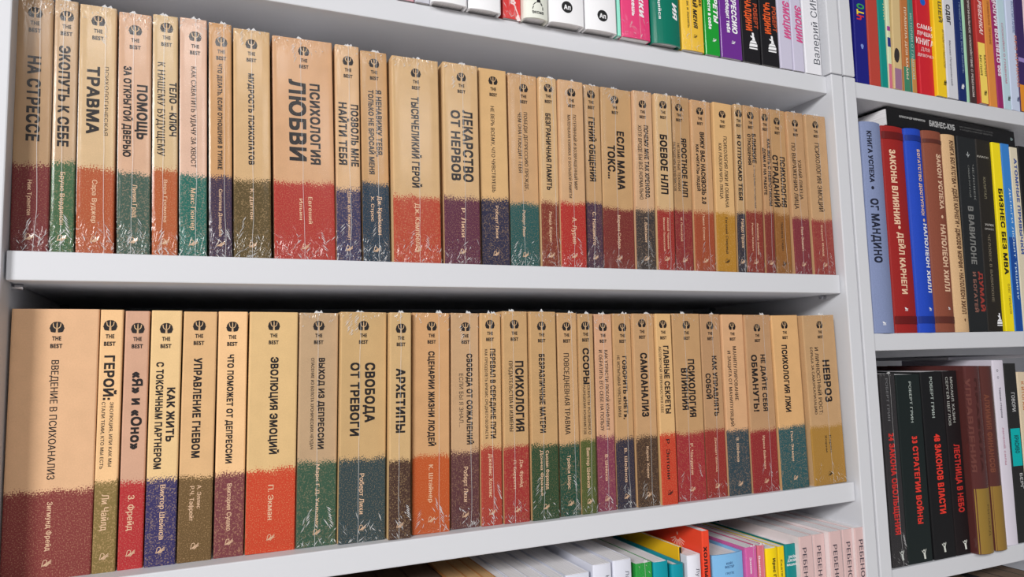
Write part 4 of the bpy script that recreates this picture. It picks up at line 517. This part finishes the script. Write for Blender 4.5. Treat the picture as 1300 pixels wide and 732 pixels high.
def bookcase(label, x0, x1, z0, z1, shelves, top_board=None, back=True):
    b = empty('bookcase', ((x0 + x1) / 2, 0, z0), label, 'bookcase', 'white laminate bookcase modules')
    cx = (x0 + x1) / 2
    L = lambda d: (d[0]-cx, d[1]-cx, d[2], d[3], d[4]-z0, d[5]-z0)
    for (a, c) in ((x0 - PT, x0), (x1, x1 + PT)):
        bevel_box('side_panel', L((a, c, FR, DEP, z0, z1)), LAM, b, .0012)
    V, F = box(*L((x0, x1, DEP - .006, DEP, z0 + .002, z1 - .002))); mesh('back_panel', V, F, (LAM,), b)
    for zt, th, free in shelves:
        g = .0012 if free else 0
        bevel_box('shelf_board', L((x0 + g, x1 - g, 0, DEP - .007, zt - th, zt)), LAM, b, .0011)
        if free:
            for sx, px in ((1, x0), (-1, x1)):
                for py in (.026, .24):
                    V = []; F = []; n = 8
                    for i in range(n):
                        a = 2*math.pi*i/n
                        V.append((px-cx, py+.0024*math.cos(a), zt-th-.0026-z0+.0024*math.sin(a)))
                        V.append((px-cx+sx*.008, py+.0024*math.cos(a), zt-th-.0026-z0+.0024*math.sin(a)))
                    F = [(2*i, 2*i+1, 2*((i+1) % n)+1, 2*((i+1) % n)) for i in range(n)] + [tuple(2*i for i in range(n)), tuple(2*i+1 for i in range(n))]
                    mesh('shelf_pin', V, F, (CHROME,), b)
    return b
bookcase('lower white bookcase holding the two rows of kraft paperbacks', XA0, XA1, ZF, .3478,
         [(.347, .0225, False), (.0913, .0230, True), (-.161, .0226, True), (-.4155, .0226, True), (-.75, .0226, True), (-1.08, .0226, True), (-1.37, .0226, False)])
bookcase('upper white module stacked above the kraft paperbacks', XA0, XA1, .3492, 1.10, [(.70, .0226, True), (1.10, .0226, False)])
bookcase('lower white bookcase on the right, with clothbound and black books', XB0, XB1, ZF, .3478,
         [(.347, .0215, False), (.018, .0220, True), (-.2717, .0222, True), (-.60, .0226, True), (-.98, .0226, True), (-1.37, .0226, False)])
bookcase('upper white module on the right, with bright children\'s books', XB0, XB1, .3492, 1.10, [(.70, .0226, True), (1.10, .0226, False)])

# ------------------------------------------------------------------ film wrap
def film(w, h, d, bulge, parent, strong=1.0, seed=0):
    rg = random.Random(seed)
    e = .00022; hw = w/2 + e
    nx, nz = 8, 26
    V = []; F = []; cr = []
    seam_x = rg.uniform(-.12, .22) * w
    def crum(z):
        a = max(0, 1 - z / (.22 * h)); b_ = max(0, 1 - (h - z) / (.09 * h))
        return strong * (.03 + .97 * min(1, a * a + b_ * b_ * .8))
    for j in range(nz + 1):
        z = -.0 + h * j / nz
        for i in range(nx + 1):
            x = -hw + 2 * hw * i / nx
            y = spine_y(x, w, bulge) - e - .0002
            if i in (0, nx): y += .0010
            a = crum(z)
            y -= rg.uniform(0, .0005) * a
            V.append((x, y, z)); cr.append(a * rg.uniform(.6, 1.2))
    for j in range(nz):
        for i in range(nx):
            a = j*(nx+1)+i; F.append((a, a+1, a+nx+2, a+nx+1))
    b0 = len(V)
    # side and top sheets
    for x in (-hw, hw):
        k = len(V); V += [(x, .0008, 0), (x, d, 0), (x, d, h), (x, .0008, h)]; F.append((k, k+1, k+2, k+3)); cr += [.2]*4
    k = len(V); V += [(-hw, .0008, h + e), (hw, .0008, h + e), (hw, d, h + e), (-hw, d, h + e)]; F.append((k, k+1, k+2, k+3)); cr += [.6]*4
    o = mesh('plastic_wrap', V, F, (FILM,), parent)
    at = o.data.attributes.new('crumple', 'FLOAT', 'POINT')
    for i, v in enumerate(cr): at.data[i].value = v
    for p in o.data.polygons: p.use_smooth = True
    # welded seam down the spine
    V = []; F = []; P = []; x = seam_x
    for j in range(13):
        zz = h * (1 - j / 12); P.append((x, zz)); x += rg.uniform(-.0005, .0005) + (rg.uniform(-.001, .001) if j > 9 else 0)
    stroke(P, .00042, V, F, y=-e - .0007, W=w, bulge=bulge); mesh('wrap_seam', V, F, (SEAM,), o)
    # crease glints: film highlights put in as whitish slivers near the ends
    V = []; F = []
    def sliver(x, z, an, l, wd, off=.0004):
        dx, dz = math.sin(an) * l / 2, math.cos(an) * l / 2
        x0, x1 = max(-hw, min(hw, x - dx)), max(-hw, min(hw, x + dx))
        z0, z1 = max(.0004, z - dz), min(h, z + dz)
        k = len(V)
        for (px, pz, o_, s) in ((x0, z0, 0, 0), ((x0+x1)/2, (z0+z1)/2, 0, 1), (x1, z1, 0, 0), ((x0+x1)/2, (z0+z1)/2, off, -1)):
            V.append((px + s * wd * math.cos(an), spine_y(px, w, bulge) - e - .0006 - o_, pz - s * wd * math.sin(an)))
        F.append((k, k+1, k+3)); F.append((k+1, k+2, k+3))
    for c_ in range(rg.choice((1, 1, 2)) + (1 if w > .03 else 0)):      # fans of parallel glint slivers along tension creases at the corners
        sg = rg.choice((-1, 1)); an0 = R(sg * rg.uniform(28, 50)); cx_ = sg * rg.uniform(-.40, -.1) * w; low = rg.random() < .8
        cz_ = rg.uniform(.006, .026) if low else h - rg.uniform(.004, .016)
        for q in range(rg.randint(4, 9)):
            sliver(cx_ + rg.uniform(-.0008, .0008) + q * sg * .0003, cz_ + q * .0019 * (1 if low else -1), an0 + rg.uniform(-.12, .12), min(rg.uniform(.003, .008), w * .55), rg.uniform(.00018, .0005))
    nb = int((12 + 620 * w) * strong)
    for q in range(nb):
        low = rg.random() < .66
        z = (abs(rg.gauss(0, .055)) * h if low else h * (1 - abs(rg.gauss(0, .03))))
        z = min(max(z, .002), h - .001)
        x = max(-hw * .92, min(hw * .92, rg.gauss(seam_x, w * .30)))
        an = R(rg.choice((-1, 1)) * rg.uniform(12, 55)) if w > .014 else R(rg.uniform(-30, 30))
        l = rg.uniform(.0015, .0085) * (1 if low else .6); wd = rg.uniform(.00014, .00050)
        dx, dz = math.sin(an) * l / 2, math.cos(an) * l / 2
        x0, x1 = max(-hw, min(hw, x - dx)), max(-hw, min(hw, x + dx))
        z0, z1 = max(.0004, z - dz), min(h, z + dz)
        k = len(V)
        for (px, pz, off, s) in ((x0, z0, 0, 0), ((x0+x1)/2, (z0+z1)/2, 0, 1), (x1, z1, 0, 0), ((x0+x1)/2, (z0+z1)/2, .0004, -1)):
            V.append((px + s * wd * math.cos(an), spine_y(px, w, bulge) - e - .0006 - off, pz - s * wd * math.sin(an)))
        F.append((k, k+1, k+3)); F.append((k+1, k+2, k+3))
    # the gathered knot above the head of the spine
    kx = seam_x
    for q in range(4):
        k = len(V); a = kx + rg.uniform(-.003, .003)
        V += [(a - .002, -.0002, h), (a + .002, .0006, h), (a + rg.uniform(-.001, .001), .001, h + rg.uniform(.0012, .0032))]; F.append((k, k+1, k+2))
    c = mesh('wrap_crease_glints', V, F, (CREASE_GLINT,), o); c['kind'] = 'stuff'
    return o

# ------------------------------------------------------------------ kraft paperbacks
EMB = emblem_mesh(.0103)
def kraft_book(rec, idx, group):
    x, z, s, w, h, lean, bh, brgb, krgb, wrap, ez, ex, T, lab = rec
    root = empty('kraft_paperback', (x, s, z), lab, 'book', group, lean)
    d = .138
    cover(w, h, d, 0.0, (kraft_print(krgb, brgb, bh, idx, 0.99 if wrap else 1.2), kraft_plain(krgb)), root, left_slot=1)
    page_block(w, h, d, 0.0, False, PAGES, root)
    e = bpy.data.objects.new('series_emblem', EMB); C.objects.link(e); e.parent = root
    ex = max(-w/2 + .0055, min(w/2 - .0055, ex)) if w > .0125 else 0
    sc = min(1.0, (w - .0008) / .0110)
    e.location = (ex, 0, ez - .0049 * sc); e.scale = (sc, 1, sc)
    want_text('series_title', 'THE', 'bh', (w, 0, ez - .0133, .0062 * sc, ex, .0036), INK, root)
    want_text('series_title', 'BEST', 'bh', (w, 0, ez - .0193, .0083 * sc, ex, .0036), INK, root)
    for (body, zt, ln, xc, cap, st) in T:
        auth = st in ('a', 'd')
        cap2 = cap * (.80 if auth else .92)
        want_text('author_name' if auth else 'title', body, st, (w, 0, zt, ln, xc, cap2), (CREAM_INK if st == 'a' else INK), root)
    V = []; F = []; quill_geo(min(.0062, w * .6), V, F, cx=0, cz=.0125)
    dark = any(t[5] == 'd' for t in T)
    mesh('publisher_mark', V, F, (INK if dark else CREAM_INK,), root)
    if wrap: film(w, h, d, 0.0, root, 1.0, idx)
    return root
for i, rec in enumerate(KRAFT_UPPER): kraft_book(rec, i, 'kraft paperbacks in the upper row')
for i, rec in enumerate(KRAFT_LOWER): kraft_book(rec, 100 + i, 'kraft paperbacks in the lower row')

# ------------------------------------------------------------------ all other books
def mark(kind, x, z, size, rgb, w, bulge, parent):
    V = []; F = []; K = dict(W=w, bulge=bulge); m = plain(rgb, .5, 'printed_ink')
    k = size
    if kind == 'roundel':
        poly(arc(x, z, k/2, 0, 360, 20)[:-1][::-1], V, F, **K)
        mesh('printed_mark', V, F, (m,), parent)
        want_text('printed_mark', 'Ап', 'bh', (w, bulge + .0002, z - .0003, k * .62, x, k * .42), plain((225, 225, 228), .5, 'printed_ink'), parent); return
    if kind == 'statue':   # small figure on a stepped base
        poly([(x - k*.10, z + k*.9), (x + k*.12, z + k*.9), (x + k*.16, z + k*.62), (x - k*.02, z + k*.52), (x - k*.30, z + k*.6), (x - k*.28, z + k*.45), (x - k*.05, z + k*.35), (x - k*.12, z + k*.1), (x + k*.28, z + k*.12), (x + k*.2, z + k*.45)][::-1], V, F, **K)
        poly([(x - k*.25, z + k*.08), (x - k*.45, z - k*.15), (x + k*.45, z - k*.15), (x + k*.35, z + k*.08)], V, F, **K)
        poly([(x - k*.42, z - k*.22), (x - k*.5, z - k*.5), (x + k*.5, z - k*.5), (x + k*.5, z - k*.22)], V, F, **K)
        stroke([(x - k*.5, z - k*.68), (x + k*.5, z - k*.68)], k*.14, V, F, **K)
    elif kind == 'imp':    # little standing figure with raised arms
        poly(arc(x - k*.05, z + k*.42, k*.15, 360, 0, 8)[:-1], V, F, **K)
        poly([(x - k*.42, z + k*.5), (x - k*.15, z + k*.12), (x + k*.08, z + k*.15), (x + k*.34, z + k*.62), (x + k*.42, z + k*.5), (x + k*.2, z), (x + k*.3, z - k*.75), (x - k*.06, z - k*.75), (x - k*.18, z), (x - k*.5, z + k*.38)], V, F, **K)
    elif kind == 'quill': quill_geo(k, V, F, x, z, **K)
    elif kind == 'disc': poly(arc(x, z, k/2*1.0, 0, 360, 24)[:-1][::-1], V, F, **K)
    elif kind == 'ring': stroke(arc(x, z, k/2, 0, 360, 14), k*.22, V, F, **K)
    elif kind == 'psi':
        stroke(arc(x, z + k*.15, k*.38, 190, 350, 8), k*.12, V, F, **K); stroke([(x, z + k*.5), (x, z - k*.5)], k*.12, V, F, **K)
    elif kind == 'ink':
        for q in range(4): stroke([(x - k*.4 + q*k*.22, z - k*.8), (x - k*.2 + q*k*.2, z + k*(.5 if q % 2 else .1)), (x - k*.1 + q*k*.22, z - k*.2)], k*.14, V, F, **K)
    elif kind == 'blob':
        poly([(x + k*.5*math.cos(a)*(1 + .25*math.sin(3*a)), z + k*.7*math.sin(a)) for a in [-2*math.pi*i/14 for i in range(14)]], V, F, **K)
    elif kind == 'dots':
        for q in range(6): poly(arc(x + (q % 2)*k*.05, z + k*(.8 - q*.35), k*.07, 360, 0, 8)[:-1], V, F, **K)
    elif kind == 'horse':
        poly([(x - k*.5, z + k*.35), (x - k*.1, z + k*.3), (x + k*.2, z + k*.05), (x + k*.5, z + k*.1), (x + k*.4, z - k*.1), (x - k*.3, z - k*.1)][::-1], V, F, **K)
        stroke([(x - k*.4, z - k*.32), (x + k*.45, z - k*.32)], k*.12, V, F, **K)
    elif kind == 'sprig':
        stroke([(x - k*.3, z + k), (x, z), (x + k*.35, z - k*.9)], k*.09, V, F, **K)
        for q in range(5):
            a = R(72*q); poly(arc(x - k*.2 + k*.16*math.cos(a), z + k*.45 + k*.16*math.sin(a), k*.1, 360, 0, 8)[:-1], V, F, **K)
        poly([(x + k*.2, z - k*.55), (x + k*.5, z - k*1.1), (x + k*.15, z - k*1.2), (x + k*.02, z - k*.9)], V, F, **K)
    elif kind == 'figure':
        poly([(x + k*.30*math.cos(a)*(1 + .1*math.sin(2*a)), z + k*.62*math.sin(a)) for a in [-2*math.pi*i/16 for i in range(16)]], V, F, **K)
    mesh('printed_mark', V, F, (m,), parent)

def spine_patch(name, z0, z1, rgb, w, bulge, parent, gold=False, proud=.00008):
    hw = w/2 - .0004; n = 10; V = []; F = []
    for i in range(n + 1):
        x = -hw + 2*hw*i/n; y = spine_y(x, w, bulge) - proud + (.0004 if i in (0, n) else 0)
        V += [(x, y, z0), (x, y, z1)]
    F = [(2*i, 2*i+2, 2*i+3, 2*i+1) for i in range(n)]
    m = plain(tuple(min(255, int(v*1.0)) for v in rgb), .36, 'gold_foil', metal=.3) if gold else plain(rgb, .5, 'printed_ink')
    mesh(name, V, F, (m,), parent)

def gen_book(rec, idx):
    name, lab, grp, x, s, z, w, h, lean, d, rgb, kind, bulge, T, B, M, wrap = rec
    root = empty(name, (x, s, z), lab, 'book', grp, lean)
    hard = kind == 'hard'; cloth = name == 'clothbound_book'
    if cloth: m = plain(rgb, .65, 'book_cloth', grain=.07, bump=.5)
    elif wrap == 2: m = plain(rgb, .18, 'glossy_cover', coat=.4)
    else: m = plain(rgb, .42, 'cover_print')
    left = m
    if 'powder pink' in lab: left = plain((226, 214, 214), .45, 'cover_print')
    cover(w, h, d, bulge, (m, left), root, t=.002 if hard else .0006, rnd=.002 if hard else .0012, left_slot=1)
    page_block(w, h, d, bulge, hard, PAGES, root)
    for (z0, z1, c, nm) in B:
        spine_patch(nm, max(z0, .0004), min(z1, h - .0002), c, w, bulge, root, gold='gold' in nm, proud=.0007 if nm == 'raised_band' else .00008)
    for (body, zt, ln, xc, cap, c, st) in T:
        if body == '•':
            mark('disc', xc, zt - ln / 2, min(ln, .0045), c, w, bulge, root); continue
        want_text('lettering', body, st, (w, bulge + .0001, zt, ln, xc, cap * .92), plain(c, .5, 'printed_ink'), root)
    for (k, mx_, mz, sz, c) in M: mark(k, mx_, mz, sz, c, w, bulge + .00005, root)
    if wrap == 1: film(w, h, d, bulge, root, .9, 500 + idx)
    return root
for i, rec in enumerate(OTHER): gen_book(rec, i)

def simple(name, lab, grp, x0, x1, s, z, h, rgb, pages=PAGES, d=.14, hard=False, bulge=0.0):
    root = empty(name, ((x0+x1)/2, s, z), lab, 'book', grp)
    w = x1 - x0 - .0006
    cover(w, h, d, bulge, (plain(rgb, .5, 'cover_print'),), root, t=.002 if hard else .0006)
    page_block(w, h, d, bulge, hard, pages, root)
    return root
# thin yellow book with black spine
yb = simple('paperback', 'very thin yellow book with a black spine beside the turquoise hardcover', 'books on the shelf under the lower row', .4776, .4826, .016, -.4155, .2060, (240, 186, 30))
spine_patch('printed_band', .0004, .2056, (28, 26, 24), .0044, 0, yb)
# books further left on that shelf, only their tops show
g3 = 'books on the shelf under the lower row'
seams = [.3326, .317, .300, .282, .2725]
cl = ['white paperback top beside the third white paperback, under the lower row', 'second white book top left of the three lettered whites', 'third white book top left of the three lettered whites', 'narrow white book top beside the tan pages']
for i in range(4): simple('paperback', cl[i], g3, seams[i+1], seams[i], .003, -.4155, .1990 - .001*(i % 2), (214, 216, 226))
seams = [.2725, .260, .245, .226]
cl = ['narrow book with tan page tops beside the white books', 'middle one of the three books with tan page tops', 'leftmost of the three books with tan page tops']
for i in range(3): simple('paperback', cl[i], g3, seams[i+1], seams[i], .004, -.4155, .1985 + .0006*i, (196, 134, 74), PAGES_TAN)
xx = .226; i = 0
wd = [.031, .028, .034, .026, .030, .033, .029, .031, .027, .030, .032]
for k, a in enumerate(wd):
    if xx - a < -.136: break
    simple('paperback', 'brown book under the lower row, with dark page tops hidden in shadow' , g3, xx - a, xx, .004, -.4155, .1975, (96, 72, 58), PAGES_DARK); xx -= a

# black book lying across the clothbound books
LBH = .290
lb = empty('paperback', (.8426 + LBH, .0185, .2966 + .0131), 'black book lying flat on the clothbound books, spine reading БИЗНЕС-КУБ', 'book')
lb.rotation_euler = (Matrix.Rotation(R(2.6), 3, 'Z') @ Matrix(((0, 0, -1), (0, 1, 0), (1, 0, 0)))).to_euler()
cover(.0262, LBH, .19, .0, (plain((22, 21, 23), .4, 'cover_print'),), lb, t=.002)
page_block(.0262, LBH + .004, .19, .0, True, PAGES, lb)
def flat_text(nm, body, st, off, ln, zc, cap, c):
    want_text(nm, body, st, (.03, 0, LBH - off, ln, zc, cap), plain(c, .5, 'printed_ink'), lb)
flat_text('lettering', 'АЛЕКСАНДР КИРИЛЛОВ', 'm', .023, .055, .003, .0030, (200, 200, 200))
flat_text('title', 'БИЗНЕС-КУБ', 'b', .087, .057, .0012, .0085, (178, 178, 178))
flat_text('lettering', 'КАК ПРИВЕСТИ БИЗНЕС К УСПЕХУ', 'm', .156, .080, .0045, .0022, (95, 95, 95))
flat_text('lettering', 'И СОЗДАТЬ КОМАНДУ ЛИДЕРОВ', 'm', .156, .078, .0005, .0022, (95, 95, 95))
mark('blob', 0.0, LBH - .282, .005, (110, 125, 125), .03, 0, lb)
# white booklet lying on the black books
wb = empty('booklet', (1.185, .060, -.0214 + .0025), 'white booklet lying flat across the tops of the black books', 'book')
wb.rotation_euler = Matrix(((0, 0, -1), (0, 1, 0), (1, 0, 0))).to_euler()
cover(.0044, .185, .13, 0, (plain((205, 203, 212), .4, 'cover_print'),), wb)
page_block(.0044, .185, .13, 0, False, PAGES, wb)
# dark books one shelf lower in the right bookcase
for i, a in enumerate([.030, .026, .034, .028, .032, .030, .027, .033, .030]):
    x0 = .80 + i * .0315
    simple('paperback', 'dark book at the very bottom right, mostly hidden under the shelf', 'dark books at the bottom right', x0, x0 + a, .010, -.60, .282 - .002*(i % 3), (44, 58, 56) if i % 2 else (40, 40, 44), PAGES_DARK)
# white dandelion print on the visible side of the tall red book
red = [o for o in C.objects if o.get('label', '').startswith('tall red paperback')][0]
V = []; F = []; hx = -.0096/2 - .0002
def side(p, q, wd):
    (y0, z0), (y1, z1) = p, q; l = math.hypot(y1-y0, z1-z0); ny, nz = -(z1-z0)/l*wd/2, (y1-y0)/l*wd/2; k = len(V)
    V.extend([(hx, y0+ny, z0+nz), (hx, y1+ny, z1+nz), (hx, y1-ny, z1-nz), (hx, y0-ny, z0-nz)]); F.append((k, k+1, k+2, k+3))
side((.044, .2105), (.044, .2135), .0024)
for q in range(9):
    a = R(200 + q * 17); side((.044 + .004*math.cos(a), .209 + .004*math.sin(a)), (.044 + .014*math.cos(a), .209 + .012*math.sin(a)), .0010)
mesh('printed_mark', V, F, (plain((232, 190, 175), .5, 'printed_ink'),), red)
build_texts()
